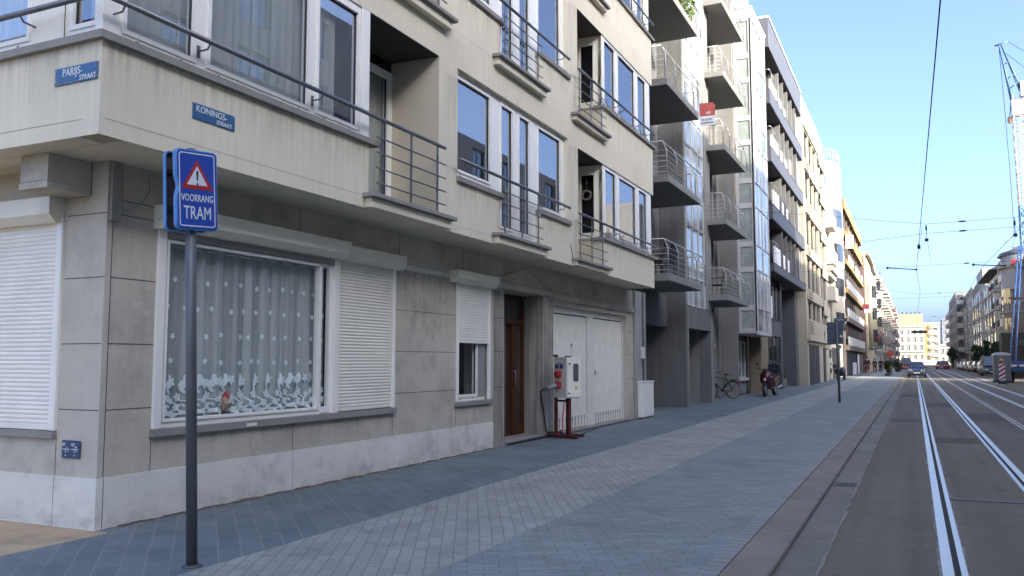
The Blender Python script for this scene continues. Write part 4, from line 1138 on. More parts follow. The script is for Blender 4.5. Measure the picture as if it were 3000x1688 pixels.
# estate agent's board at the end of the third balcony
SY = 26.62; Ts = TY(SY)
eb = thing('estate_agent_board', 'red and white TE KOOP estate agent board hanging at the end of a concrete balcony', 'sign', (-5.66, SY, 8.9))
M_er = simple('board_red', (.50,.11,.085), .4); mb = MB(Ts)
mb.prism([(-5.90,9.24),(-5.42,9.24),(-5.42,9.58),(-5.49,9.66),(-5.90,9.66)], -.012, .0, lambda a, b, w: (a, b, w)); mb.build('red_board', M_er, eb)
mb = MB(Ts); mb.box(-5.91, -5.42, 8.93, 9.235, -.012, 0.); mb.build('white_board', M_white, eb)
put_text('IUS', .11, M_white, eb, Ts, -5.70, 9.30, .002, .9, .004)
put_text('TE KOOP', .085, M_black, eb, Ts, -5.865, 9.09, .002, .95, .002)
mb = MB(Ts); mb.box(-5.86, -5.47, 9.0, 9.03, .0005, .002); mb.build('printed_line', M_gasket, eb)
mb = MB(); mb.tube([(-5.9,SY+.02,8.95),(-5.9,SY+.02,9.7)], .015, 6); mb.build('bracket', M_steel, eb)
nb = MB(); nb.box(-6.56,-6.55, 31.3, 31.42, 1.98, 2.12); tag(nb.build('house_number_plate', simple('pink_white', (.55,.4,.4), .5)), 'small pinkish plate fixed to the concrete pillar beside the bicycle', 'plate')

# ---------------------------------------------------------------- slate-banded building
sl = thing('slate_banded_building', 'modern apartment building with slate grey horizontal bands and white parapet panels', 'building', (-8, 48, 0))
M_slate = simple('slate_cladding', (.075,.08,.092), .5, var=.1, scale=1.2)
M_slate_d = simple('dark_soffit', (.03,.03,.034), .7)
M_brownwall = masonry('tan_wall', (.26,.21,.14), var=.1)
Y0, Y1, XB = 41.35, 54.4, -5.8
mb = MB(TX(XB)); bands = [(5.70,6.08),(8.18,8.89),(10.96,11.66),(13.78,14.47),(16.55,17.98)]
for k, (a, b) in enumerate(bands):
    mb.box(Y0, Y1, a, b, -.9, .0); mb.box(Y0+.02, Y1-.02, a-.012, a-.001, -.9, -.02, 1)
    mb.box(Y0-.0, Y1, b, b+.03, -.9, .015, 1)
mb.build('slate_band', [M_slate, M_slate_d], sl, bevel=.01)
mb = MB(TX(XB)); mb.box(Y0, Y1, 5.7, 18.0, -12, -.92); mb.box(Y0-.04, Y0, 0, 20.2-2.2, -12, -.7); mb.box(47.9, Y1, 0, 5.69, -12, -2.2, 0)
mb.box(Y0, 47.9, 0., 5.69, -12, -.92); mb.box(41.36, 43.5, .0, 5.69, -.92, -.70, 0); mb.box(43.5, 47.9, 2.75, 3.55, -.92, -.62, 2)
mb.box(Y0, Y1, 18.0, 18.1, -12, .04, 3); mb.box(53.2, 54.4, 0, 5.69, -2.2, -.55, 2)
mb.box(47.55, 47.9, 0., 5.69, -.92, -.60, 2)
mb.build('wall', [M_brownwall, M_slate_d, M_slate, M_white], sl)
tops = [6.11, 8.92, 11.69, 14.50]; unders = [8.165, 10.945, 13.765, 16.53]
for k in range(4):
    z0, z1 = tops[k]+.005, unders[k]-.002
    for i, (a, b) in enumerate(((41.6,43.2),(43.35,45.2),(45.5,46.9),(47.25,48.65),(49.0,50.4),(50.75,52.1),(52.5,54.2))):
        sash(sl, TX(XB), a, b, z0, z1, 2 if b-a > 1.5 else 1, 1, d=-.62 if i < 6 else -.2, fr=.06, mats=M_conc_d if i < 6 else M_alu, pane=M_pane if i in (0, 6) else M_pane)
    mb = MB(TX(XB))
    for u in (45.3, 47.0, 48.75, 50.5, 52.2): mb.box(u, u+.14, z0, z1, -.9, -.12)
    mb.build('window_fin', M_conc, sl)
    mb = MB(TX(XB)); mb.box(43.2, 45.28, z0, z0+1.02, -.30, -.22); mb.box(45.5, 46.98, z0, z0+.92, -.30, -.22); mb.box(47.2, 48.7, z0, z0+.85, -.30, -.22); 
    mb.build('parapet_panel', M_white, sl, bevel=.01)
    mb = MB(TX(XB)); mb.box(50.6, 52.0, z0, z0+.6, -.3, -.2); mb.build('parapet_panel', M_slate, sl)
    mb = MB(); mb.tube([(XB-.25,41.7,z0+1.05),(XB-.06,41.7,z0+1.05),(XB-.06,43.3,z0+1.05)], .02, 6); mb.tube([(XB-.06,42.4,z0),(XB-.06,42.4,z0+1.05)], .014, 6); mb.build('railing', M_rail_w, sl)
for a, b in ((43.6,44.9),(45.0,46.2),(46.3,47.5)):
    sash(sl, TX(XB), a, b, .25, 2.7, 1, 1, d=-.66, fr=.06, mats=M_conc_d, name='shop_window')
    sash(sl, TX(XB), a, b, 3.6, 5.6, 1, 1, d=-.66, fr=.07, mats=M_conc_d)
mb = MB(TX(XB)); mb.box(44.2, 44.9, 3.65, 4.75, -.655, -.64); mb.build('window_blind', M_white, sl)
mb = MB(); mb.box(-7.0, -6.5, 49.0, 50.0, 0., .5); pp = tag(mb.build('planter', masonry('planter_stone', (.2,.17,.15), var=.15), bevel=.02), 'low stone planter with green shrub at the slate banded building', 'planter')
bush(None, 'planter_shrub', (-6.75, 49.5, .75), .3, .5, .3, 220, .07, simple('shrub_leaf', (.045,.085,.03), .6, var=.4, scale=14), 5)
tag(bpy.data.objects['planter_shrub'], 'small green shrub growing in the stone planter', 'plant')
mb = MB(); mb.box(-6.05,-6.03, 49.9, 50.9, 11.3, 12.9); fsb = tag(mb.build('estate_agent_board', simple('faded_board', (.72,.60,.55), .5)), 'pale square board fixed upright on the upper storey of the slate banded building', 'sign')
mb = MB(); mb.tube([(-6.1,50.4,11.0),(-6.1,50.4,13.0)], .02, 6); mb.build('bracket', M_steel, fsb)
# ================================================================ the two rows further down the street
WIN = {}
def win_mesh(w, h, nu, style, frame, pane):
    key = (round(w, 2), round(h, 2), nu, style)
    if key in WIN: return WIN[key]
    mb = MB(); f = .07
    us = [w*k/nu for k in range(nu+1)]; zs = [0, h]
    if style == 'T': zs = [0, h*.68, h]
    if style == 'B': zs = [0, h*.36, h]
    L = [(us[i]+f*.6, us[i+1]-f*.6, zs[j]+f*.6, zs[j+1]-f*.6) for i in range(nu) for j in range(len(zs)-1)]
    mb.T = lambda u, z, d: (d, u, z)
    mb.gridwall(0, w, 0, h, L, 0., -.08, 0)
    for a, b, c, e in L: mb.quad(((a,c,-.045),(b,c,-.045),(b,e,-.045),(a,e,-.045)), 1)
    WIN[key] = mb.mesh('window', [frame, pane]); return WIN[key]
def far_block(name, label, side, X, y0, y1, zt, rows, cols, wall, depth=12., frame=None, pane=None, nu=2, style='', cat='building', recess=.14, trim=None, sills=True, cornice=None, base=None, win_d=0.):
    sg = 1 if side == 'L' else -1; T = TX(X, sg)
    root = thing(name, label, cat, (X-sg*4, (y0+y1)/2, 0))
    holes = [(a, b, c, e) for c, e in rows for a, b in cols]
    mb = MB(T); mb.gridwall(y0, y1, 0., zt, holes, 0., -.24)
    mb.box(y0, y1, 0., zt, -depth, -.5); mb.box(y0, y1, zt+.002, zt+.25, -depth, -.0)
    mb.box(y0, y0+.24, 0, zt, -.5, -.241); mb.box(y1-.24, y1, 0, zt, -.5, -.241)
    if base: mb.box(y0, y1, 0., base[0], .002, .06, 1)
    mb.build('wall', [wall, base[1] if base else wall], root)
    fr, pn = frame or M_alu, pane or M_pane
    for i, (c, e) in enumerate(rows):
        for j, (a, b) in enumerate(cols):
            me = win_mesh(b-a, e-c, nu, style, fr, pn)
            o = bpy.data.objects.new('window', me); COL.objects.link(o); o.parent = root
            o.matrix_parent_inverse = ROOTM[root.name].inverted()
            if sills and not name.startswith('opposite'):
                ks = ('sill', round(b-a, 2))
                if ks not in WIN:
                    q = MB(lambda u, z, d: (d, u, z)); q.box(-.08, b-a+.08, -.10, -.002, recess-.10, recess+.07); WIN[ks] = q.mesh('window_sill', M_sill)
                so_ = bpy.data.objects.new('sill', WIN[ks]); COL.objects.link(so_); so_.parent = o
            if sg == 1: o.location = (X-recess, a, c)
            else: o.location = (X+recess, b, c); o.rotation_euler = (0, 0, PI)
    if cornice:
        mb = MB(T)
        for z, h, d in cornice: mb.box(y0-.02, y1+.02, z, z+h, .002, d)
        mb.build('cornice', trim or M_conc_l, root, bevel=.02)
    return root, T
def f_balcony(root, T, u0, u1, z, d, kind='solid', mat=None, hgt=.95, rmat=None, bw=.14):
    mb = MB(T); mb.box(u0, u1, z-.16, z, .002, d)
    if kind == 'solid':
        mb.box(u0, u1, z, z+hgt, d-.10, d); mb.box(u0, u0+.1, z, z+hgt, .002, d-.1); mb.box(u1-.1, u1, z, z+hgt, .002, d-.1)
    o = mb.build('balcony', mat or M_conc_l, root)
    if kind == 'rail':
        r = MB(T); r.box(u0, u1, z+hgt-.04, z+hgt, d-.05, d); r.box(u0, u0+.04, z+hgt-.04, z+hgt, .01, d); r.box(u1-.04, u1, z+hgt-.04, z+hgt, .01, d)
        n = int((u1-u0)/bw)
        for k in range(n+1): u = u0+(u1-u0-.02)*k/n; r.box(u, u+.025, z, z+hgt-.04, d-.035, d-.015)
        for k in range(int(d/bw)): r.box(u0+.01, u0+.03, z, z+hgt-.04, .02+k*bw, .04+k*bw)
        r.build('railing', rmat or M_black, o)
    return o
def cols_of(y0, y1, n, w): 
    st = (y1-y0)/n; return [(y0+st*(k+.5)-w/2, y0+st*(k+.5)+w/2) for k in range(n)]

# --- cream building with brick side
Mc = masonry('cream_band', (.42,.38,.29), var=.06, streak=.08); Mb = masonry('golden_brick', (.33,.22,.10), var=.15, blot=4, grain=50)
rows = [(6.0+2.84*k-.0, 7.95+2.84*k) for k in range(4)] + [(4.10,5.25)]
rows = [(4.12,5.28),(5.98,8.02),(8.72,10.68),(11.64,13.46),(14.24,16.22)]
cr, T = far_block('cream_banded_building', 'cream apartment building with golden brick side wall and dark strip windows', 'L', -5.86, 54.75, 69.2, 17.9, rows, [(56.0,58.4),(58.6,61.0),(61.2,63.3),(64.3,66.0),(66.3,68.4)], Mc, nu=3, sills=False, frame=M_conc_d)
mb = MB(T)
for a, b in ((2.88,4.06),(5.30,5.95),(8.05,8.70),(10.72,11.62),(13.50,14.2),(16.3,17.95)): mb.box(55.3, 64.6, a, b, .002, .10); mb.box(65.4, 69.2, a-.5, b-.5, .002, .10)
mb.box(54.76, 69.2, 2.72, 2.88, -.2, .22)
mb.build('parapet_band', Mc, cr, bevel=.01)
for z in (4.1, 6.0, 8.75, 11.65, 14.25):
    r = MB(T); 
    for k in range(5): r.box(55.4, 57.6, z-.9+k*.17, z-.86+k*.17, .11, .13); r.box(64.6, 65.4, z-.9+k*.17, z-.84+k*.17, -.05, .10)
    r.build('railing', M_black, cr)
mb = MB(T); mb.box(55.6, 59.0, .0, 2.5, .002, .03); mb.box(59.4, 61.6, 0., 2.5, .002, .03); mb.box(64.5, 66.3, 0, 2.4, .002, .03); mb.build('garage_door', M_slate_d, cr)
mb = MB(T); mb.box(55.0, 69.0, 2.52, 2.70, .002, .05); mb.build('lintel', Mc, cr)

# --- white building with rounded bays
Mw = masonry('white_render', (.46,.435,.37), var=.05); Mg = masonry('grey_stone_front', (.36,.345,.31), var=.1)
rows = [(3.9+2.9*k, 5.6+2.9*k) for k in range(4)]
wb, T = far_block('white_bayed_building', 'white apartment building with rounded bay towers and a roof terrace railing', 'L', -6.2, 69.4, 87.6, 15.6, rows, cols_of(69.8, 75, 2, 1.5)+cols_of(81.4, 87.2, 2, 1.5), Mw, nu=2)
def round_bay(root, T, uc, r, z0, z1, mat, levels, name='round_bay', dsc=.62):
    mb = MB(T); n = 12; P = [(uc-r*math.cos(PI*k/n), r*dsc*math.sin(PI*k/n)) for k in range(n+1)]
    mb.prism(P, z0, z1, lambda a, b, w: (a, w, b+.003), 0, True)
    o = mb.build(name, mat, root)
    g = MB(T)
    for a, b in levels:
        for k in range(2, n-2):
            p, q = P[k], P[k+1]; e = 1.015
            f_ = lambda s_: (uc+(p[0]-uc)*e*(1-s_)+(q[0]-uc)*e*s_, (p[1]*e*(1-s_)+q[1]*e*s_)+.01)
            A, B = f_(.06), f_(.94); g.quad(((A[0],a,A[1]),(B[0],a,B[1]),(B[0],b,B[1]),(A[0],b,A[1])))
    g.build('pane', M_pane, o, fix=False); return o
round_bay(wb, T, 78.0, 3.2, 3.4, 18.2, Mw, [(4.0+2.9*k, 5.5+2.9*k) for k in range(4)], dsc=.30)
round_bay(wb, T, 85.2, 2.2, 5.0, 15.9, Mw, [(5.9+2.9*k, 7.2+2.9*k) for k in range(3)], dsc=.25)
r = MB(T); 
for k in range(15):
    a = PI*k/14; u, d = 78-3.1*math.cos(a), .9*math.sin(a); r.tube([(u,18.2,d),(u,19.3,d)], .03, 4)
for z in (18.7, 19.25): r.tube([(78-3.1*math.cos(PI*k/14), z, .9*math.sin(PI*k/14)) for k in range(15)], .03, 4)
r.build('railing', M_rail_w, wb)
for k in range(4): f_balcony(wb, T, 71.2, 74.6, 3.5+2.9*k, .75, 'solid', Mw)
mb = MB(T); mb.box(69.41, 75.2, 8.4, 8.8, .003, .8); mb.box(69.41, 75.0, 8.0, 8.4, .003, .6); mb.build('stone_cornice', Mg, wb)
mb = MB(T); mb.box(69.42, 74.9, 0., 8.0, .003, .06); mb.build('lower_front', Mg, wb)
mb = MB(T); mb.box(70.2, 72.2, 0., 2.5, .062, .08); mb.box(76, 80, 0., 2.6, .002, .03); mb.box(82.5, 84.5, 0, 2.6, .002, .03); mb.build('door', M_slate_d, wb)
mb = MB(T); mb.box(72.8, 74.6, 1.7, 2.4, .07, .09); mb.box(72.9, 74.5, .5, .9, .07, .09); mb.box(73.3,74.2,1.15,1.35,.07,.09); mb.build('wall_sign', M_black, wb)
# red-and-white board on it
mb = MB(); mb.box(-5.6, -4.9, 87.8, 87.86, 12.3, 13.6); tag(mb.build('estate_agent_board', simple('pinkish_board', (.75,.6,.58), .5)), 'pale pinkish board sticking out high between the bayed white and ochre buildings', 'sign')

# --- ochre and white panelled building
Mo = masonry('ochre_cladding', (.27,.18,.085), var=.15, streak=.1); Mdk = masonry('brown_cladding', (.13,.105,.09), var=.15)
rows = [(3.6+2.78*k, 5.5+2.78*k) for k in range(5)]
ob, T = far_block('ochre_panelled_building', 'brown and ochre apartment building with white balcony panels', 'L', -5.95, 88.0, 118.5, 17.0, rows, cols_of(88.4, 118.2, 8, 3.1), Mdk, nu=3, sills=False, frame=M_conc_d)
for k in range(5):
    z = 2.52+2.78*k
    mb = MB(T); mb.box(88.05, 118.4, z, z+.48, .002, .35); mb.build('floor_band', Mdk if k < 2 else Mo, ob)
    mb = MB(T)
    for i in range(8):
        if k < 3 or i % 3: mb.box(88.6+i*3.72, 91.6+i*3.72, z+.5, z+1.32, .25, .33)
    mb.build('parapet_panel', M_alu if k < 4 else Mo, ob)
mb = MB(T); mb.box(88.05, 118.4, 16.3, 17.3, .002, .3); mb.build('parapet_band', Mo, ob)
mb = MB(T); mb.box(89, 104, .02, 2.3, .002, .02, 0); mb.box(97.5, 103.5, .02, 1.3, .025, .06, 1); mb.box(105, 109, 0, 2.3, .002, .05, 1); mb.box(104.2, 104.8, 0, 2.4, .002, .12, 0); mb.build('shop_front', [M_slate_d, M_white], ob)
def nook(y, z, lab, red=True):
    t = thing('estate_agent_board', lab, 'sign', (-4.9, y, z)); T_ = TY(y)
    mb = MB(T_); mb.box(-5.5, -4.75, z+.55, z+1.15, -.03, 0); mb.build('red_board', simple('board_red2', (.20,.03,.035), .5), t)
    mb = MB(T_); mb.box(-5.3, -4.75, z+.1, z+.54, -.03, 0); mb.build('white_board', M_white, t)
nook(112., 7.2, 'red over white board projecting from the ochre panelled building')
mb = MB(T); 
for z in (11.6, 8.6): mb.tube([(118.,z,.3),(118.,z,2.0)], .05, 5)
mb.build('flag_bracket', M_white, ob)

# --- further left buildings, smaller and smaller
My = masonry('pale_yellow', (.44,.38,.25), var=.06, streak=.06); Mp = masonry('purple_brick', (.14,.09,.09), var=.15)
rows = [(3.8+2.9*k, 5.6+2.9*k) for k in range(4)]
lb, T = far_block('cream_town_house', 'pale yellow town house with tall windows and dark side wall', 'L', -5.3, 118.9, 134, 15.4, rows, cols_of(119.5, 133.5, 4, 1.3), My, nu=2, style='T', cornice=[(15.1,.4,.5),(3.1,.25,.2)])
mb = MB(); mb.box(-14, -5.5, 118.6, 118.88, 0, 15.0); mb.build('side_wall', Mp, lb)
round_bay(lb, T, 123.5, 1.6, 3.4, 12.5, My, [(4+2.9*k, 5.6+2.9*k) for k in range(3)])
mb = MB(); mb.tube([(-4.4,123.5,4.7),(-4.0,123.5,4.4)], .9, 10); mb.build('awning', simple('maroon_cloth', (.16,.06,.06), .8), lb)
lc, T = far_block('bow_windowed_house', 'cream house with dark bow windows and iron balconies', 'L', -5.6, 134.2, 152, 15.6, rows, cols_of(134.6, 151.6, 4, 1.4), Mw, nu=2, style='T', cornice=[(15.4,.4,.5)])
for k in range(4):
    for u in (136.2, 145.): f_balcony(lc, T, u, u+2.8, 3.6+2.9*k, .9, 'rail')
round_bay(lc, T, 149.5, 1.7, 3.4, 14.2, Mg, [(4+2.9*k, 5.6+2.9*k) for k in range(4)])
rows5 = [(3.6+3.0*k, 5.5+3.0*k) for k in range(5)]
ld, T = far_block('balconied_white_block', 'white apartment block with alternating solid and railed balconies after the bow windowed house', 'L', -5.7, 152.3, 186, 17.8, rows5, cols_of(153, 185.6, 8, 1.8), Mw, nu=2)
for k in range(5):
    for i in range(4): f_balcony(ld, T, 154+i*8.0, 157.8+i*8.0, 3.3+3*k, 1.0, 'solid' if i % 2 else 'rail', Mw)
le, T = far_block('tan_apartment_block', 'tan apartment block with dark windows and grey solid balconies facing the tower block', 'L', -5.6, 186.4, 256, 18.6, rows5, cols_of(187, 255.5, 14, 2.2), masonry('tan_render', (.36,.31,.23), var=.08), nu=2)
for k in range(5):
    for i in range(6): f_balcony(le, T, 189+i*11., 193.5+i*11., 3.3+3*k, 1.2, 'solid', Mg)
lf, T = far_block('pink_white_block', 'white and pinkish apartment block where the street bends away', 'L', -5.4, 256.5, 330, 18.4, rows5, cols_of(257, 329.5, 12, 2.4), masonry('pink_render', (.40,.33,.30), var=.1), nu=2)
for k in range(5):
    for i in range(6): f_balcony(lf, T, 259+i*11., 264+i*11., 3.3+3*k, 1.2, 'solid', Mw if i % 2 else Mp)

# --- buildings closing the view, facing the camera
def end_block(name, label, x0, x1, Y, zt, rows, nc, ww, wall, roof=None):
    root = thing(name, label, 'building', ((x0+x1)/2, Y+6, 0)); T = TY(Y)
    cs = cols_of(x0, x1, nc, ww); mb = MB(T)
    mb.gridwall(x0, x1, 0., zt, [(a, b, c, e) for a, b in cs for c, e in rows], 0., -.3); mb.box(x0, x1, 0., zt, -16, -.6); mb.box(x0, x1, zt+.01, zt+.3, -16, .0); mb.build('wall', wall, root)
    for c, e in rows:
        for a, b in cs:
            o = bpy.data.objects.new('window', win_mesh(b-a, e-c, 2, '', M_alu, M_pane2)); COL.objects.link(o); o.parent = root
            o.matrix_parent_inverse = ROOTM[root.name].inverted(); o.location = (b if False else a, Y+.2, c); o.rotation_euler = (0, 0, -PI/2)
            o.location = (a, Y+.2, c)
    mb = MB(T)
    for z in (4.4, zt-.5): mb.box(x0-.05, x1+.05, z, z+.3, .002, .3)
    mb.build('cornice', M_conc_l, root)
    if roof:
        mb = MB(); mb.prism([(Y+.2, zt+.3), (Y+2.2, zt+roof), (Y+14, zt+roof), (Y+16, zt+.3)], x0+.2, x1-.2, lambda a, b, w: (w, a, b)); mb.build('roof', masonry('tan_roof', (.30,.24,.14), var=.1), root)
        mb = MB()
        for k in range(5): mb.box(x0+1.2+k*1.4, x0+1.7+k*1.4, Y+5, Y+6, zt+roof, zt+roof+.9)
        mb.build('chimney', M_conc_d, root)
    return root
end_block('mansard_house', 'large cream house with a tan mansard roof closing the street', -4.8, 3.4, 332, 13.6, [(2.0,3.6),(5.2,7.0),(8.0,9.8),(10.8,12.4)], 4, 1.1, masonry('bright_cream', (.50,.47,.38), var=.05), 4.4)
eb2 = end_block('curved_balcony_block', 'cream block with rounded balconies at the far end of the street', 3.5, 8.6, 345, 15., [(1.5+2.7*k, 3.0+2.7*k) for k in range(5)], 2, 1.2, masonry('bright_cream2', (.48,.44,.36), var=.06))
mb = MB(TY(345)); mb.box(3.6, 4.6, 3.0, 14.0, .002, .25); mb.build('brick_strip', Mb, eb2)
for k in range(5):
    mb = MB(TY(345)); n = 8; P = [(6.6-1.7*math.cos(PI*i/n), 1.2*math.sin(PI*i/n)) for i in range(n+1)]
    mb.prism(P, 2.9+2.6*k, 3.8+2.6*k, lambda a, b, w: (a, w, b+.01), 0, True); mb.build('balcony', Mw, eb2)
end_block('grey_far_block', 'blue grey apartment tower seen far beyond the street end', 11.5, 19.0, 420, 19.5, [(1.5+2.9*k, 3.0+2.9*k) for k in range(6)], 4, 1.2, masonry('blue_grey_render', (.22,.23,.25), var=.08))  # plain blue grey wall colour
end_block('low_cream_house', 'low cream house before the grey tower at the street end', 7.0, 13.0, 372, 7.6, [(1.2,2.8),(4.4,6.2)], 3, 1.2, masonry('bright_cream3', (.46,.41,.32), var=.06))

# ---------------------------------------------------------------- right-hand row (facades face the tracks from the right)
XR = 12.
Mgr = masonry('grey_render', (.34,.325,.30), var=.1, streak=.12); Mwr = masonry('off_white_render', (.62,.595,.53), var=.07, streak=.1); Mbr = masonry('brown_brick', (.16,.11,.085), var=.15, blot=5, grain=40)
R4 = [(3.9+2.95*k, 5.7+2.95*k) for k in range(4)]; R4b = [(3.6+2.6*k, 5.2+2.6*k) for k in range(4)]; R5 = [(3.8+2.85*k, 5.5+2.85*k) for k in range(5)]
# opposite the camera and nearer: seen only in the window panes and by their shadows
far_block('opposite_pale_block', 'pale grey apartment block opposite the side street', 'R', XR, -42, -8, 17.5, R5, cols_of(-41.5, -8.5, 8, 1.8), Mwr)
far_block('opposite_cream_block', 'cream apartment block opposite the doorway of the corner building', 'R', XR, -7.8, 16, 17.6, R5, cols_of(-7.5, 15.6, 6, 1.9), Mwr)
far_block('opposite_grey_block', 'grey apartment block across from the concrete balconies', 'R', XR, 16.2, 40, 17.3, R5, cols_of(16.6, 39.6, 6, 1.9), Mgr)
far_block('opposite_low_block', 'grey flat roofed block across from the slate banded building', 'R', XR, 40.2, 67.8, 14.8, R4, cols_of(40.6, 67.4, 7, 1.8), Mgr)
far_block('opposite_corner_block', 'tall grey block at the cross street on the right', 'R', XR+.2, 80.2, 96, 16.8, R5, cols_of(80.6, 95.6, 4, 1.8), Mgr)
# in view
ga, T = far_block('banded_stone_house', 'pale banded stone house behind the blue ladder lift', 'R', XR, 96.2, 111, 13.2, [(5.0,7.2),(8.6,10.6)], cols_of(101, 110.5, 4, 1.1), Mwr, nu=1, style='T', cornice=[(4.0,.25,.25),(7.9,.3,.3),(12.8,.4,.55)])
mb = MB(T)
for k in range(16): mb.box(96.2, 101, 1+k*.75, 1.06+k*.75, .002, .03)
mb.build('stone_course', M_conc_d, ga)
fb, T = far_block('ornate_corner_house', 'ornate stone house with a round corner turret and iron balcony', 'R', XR, 111.2, 126, 12.9, [(4.4,6.6),(7.7,10.0)], cols_of(119, 125.6, 3, 1.0), Mg, nu=1, style='T', cornice=[(3.7,.3,.3),(7.1,.2,.3),(10.8,.35,.5),(12.6,.35,.6)])
round_bay(fb, T, 115., 3.0, 3.8, 13.6, Mg, [(4.6,6.4),(8.0,9.8)], 'turret', .8)
mb = MB(T); n = 12
mb.prism([(115-3.3*math.cos(PI*k/n), 2.7*math.sin(PI*k/n)) for k in range(n+1)], 7.0, 7.25, lambda a, b, w: (a, w, b+.01)); mb.prism([(115-3.4*math.cos(PI*k/n), 2.8*math.sin(PI*k/n)) for k in range(n+1)], 12.2, 12.6, lambda a, b, w: (a, w, b+.01)); mb.build('cornice', Mg, fb)
mb = MB(T)
for k in range(13):
    a = PI*k/12; mb.box(115-3.35*math.cos(a)-.05, 115-3.35*math.cos(a)+.05, 7.25, 8.2, 2.7*math.sin(a)-.02, 2.7*math.sin(a)+.03)
mb.box(118, 126, 7.2, 8.1, .55, .62)
mb.build('railing', M_black, fb)
mb = MB(); mb.lathe([(2.6,0),(2.2,.5),(1.0,.9),(.1,1.1)], (XR-.2, 115, 13.6), 14); mb.build('turret_roof', M_slate, fb)
eb3, T = far_block('white_panelled_flats', 'white panelled apartment block with a projecting glazed bay next to the turret house', 'R', XR, 126.2, 143.5, 15.2, R4, cols_of(126.6, 143.2, 6, 1.7), Mwr, nu=2, sills=False, frame=M_conc_d)
for k in range(4):
    mb = MB(T); mb.box(128.2, 133.2, 3.1+2.95*k, 4.1+2.95*k, .002, 1.3); mb.box(128.2, 133.2, 4.1+2.95*k, 5.9+2.95*k, .002, 1.2, 1); mb.box(128.2,128.4,4.1+2.95*k,5.95+2.95*k,1.2,1.29); mb.box(131.,131.2,4.1+2.95*k,5.95+2.95*k,1.2,1.29); mb.box(133.,133.2,4.1+2.95*k,5.95+2.95*k,1.2,1.29); mb.build('bay', [Mwr, M_pane], eb3)
    f_balcony(eb3, T, 136, 142.8, 3.4+2.95*k, .9, 'rail', Mwr)
dh, T = far_block('eaved_white_building', 'white apartment building under a dark overhanging hipped roof', 'R', XR, 144, 168, 14.6, R4, cols_of(144.4, 167.6, 10, 1.2), Mwr, nu=2, frame=M_conc_d)
mb = MB(); y0, y1 = 143.4, 169.2; x0, x1 = XR-1.6, XR+12
P = [mb.vt(p) for p in ((x0,y0,14.9),(x1,y0,14.9),(x1,y1,14.9),(x0,y1,14.9),(x0+4,y0+6,17.2),(x1-4,y0+6,17.2),(x1-4,y1-6,17.2),(x0+4,y1-6,17.2))]
for q in ((3,2,1,0),(0,1,5,4),(1,2,6,5),(2,3,7,6),(3,0,4,7),(4,5,6,7)): mb.face([P[k] for k in q])
mb.build('roof', M_slate_d, dh)
mb = MB(); 
for y in (146, 155, 164): mb.box(XR+2, XR+3, y, y+1.4, 16, 18.4)
mb.build('chimney', Mbr, dh)
for k in range(4): f_balcony(dh, T, 147, 152, 3.4+2.95*k, .9, 'rail', Mwr); f_balcony(dh, T, 158, 164, 3.4+2.95*k, .8, 'solid', Mwr)
ch_, T = far_block('grey_narrow_block', 'grey apartment block with a penthouse next to the hipped roof', 'R', XR-.3, 169.6, 200, 16.4, R5, cols_of(170, 199.6, 12, 1.4), Mgr, nu=2)
mb = MB(); mb.box(XR, XR+6, 180, 196, 16.4, 18.6); mb.build('penthouse', Mgr, ch_)
tw, T = far_block('tower_block', 'pale tower block with balconies on its side wall', 'R', 9.3, 226, 268, 17.4, [(1.4+2.75*k, 3.2+2.75*k) for k in range(6)], cols_of(226.5, 267.6, 9, 2.2), masonry('tower_render', (.24,.235,.215), var=.05), nu=2, depth=14)
for k in range(6):
    mb = MB(TY(226)); z = .9+2.75*k; mb.box(9.4, 10.9, z, z+.16, .003, .9); mb.box(9.4, 10.9, z+.16, z+1.0, .82, .9); mb.build('balcony', Mwr, tw)
    mb = MB(TY(226)); mb.box(9.5, 10.8, z+.2, z+2.3, .003, .02); mb.build('window', M_pane, tw)
ra, T = far_block('grey_row_block', 'grey apartment row just before the tower block', 'R', XR-.6, 200.4, 225.6, 16.6, R5, cols_of(200.8, 225.2, 6, 1.8), Mgr, nu=2)
lw, T = far_block('long_apartment_block', 'long grey balconied apartment block beyond the tower block', 'R', 10.6, 268.5, 312, 17.6, R5, cols_of(269, 311.5, 9, 2.4), Mgr, nu=2)
for k in range(5):
    for i in range(4): f_balcony(lw, T, 270+i*11., 275+i*11., 3.3+2.85*k, 1.2, 'solid', Mwr if i % 2 else Mg)

# more relief on the shaded right-hand row
for root, T_, y0, y1, nb in ((dh, TX(XR, -1), 144, 168, 4), (ch_, TX(XR-.3, -1), 169.6, 200, 5), (ra, TX(XR-.6, -1), 200.4, 225.6, 4)):
    st = (y1-y0)/nb
    for i in range(nb):
        a = y0+st*i+st*.55
        mb = MB(T_); mb.box(a, a+st*.38, 3.2, 13.2, .003, .75); o = mb.build('bay', Mgr if i % 2 else Mwr, root)
        for k in range(4): g = MB(T_); g.box(a+.2, a+st*.38-.2, 4.1+2.7*k, 5.6+2.7*k, .751, .77); g.build('window', M_pane, o)
        for k in range(4):
            s_ = MB(T_); s_.box(a-.05, a+st*.38+.05, 3.6+2.7*k, 3.75+2.7*k, .004, .85); s_.build('cornice', M_conc_l, o)
for k in range(3):
    f_balcony(fb, TX(XR, -1), 119.2, 122.0, 4.2+3.2*k, .8, 'rail'); 
for k, (a, b) in enumerate(((96.4,98.6),(99.0,100.8))):
    mb = MB(TX(XR, -1)); mb.box(a, b, 4.6, 7.0, .003, .04); mb.box(a, b, 8.4, 10.8, .003, .04); mb.build('window', M_pane, ga)
# ================================================================ things standing on the street
M_tyre = simple('rubber', (.018,.018,.018), .8)
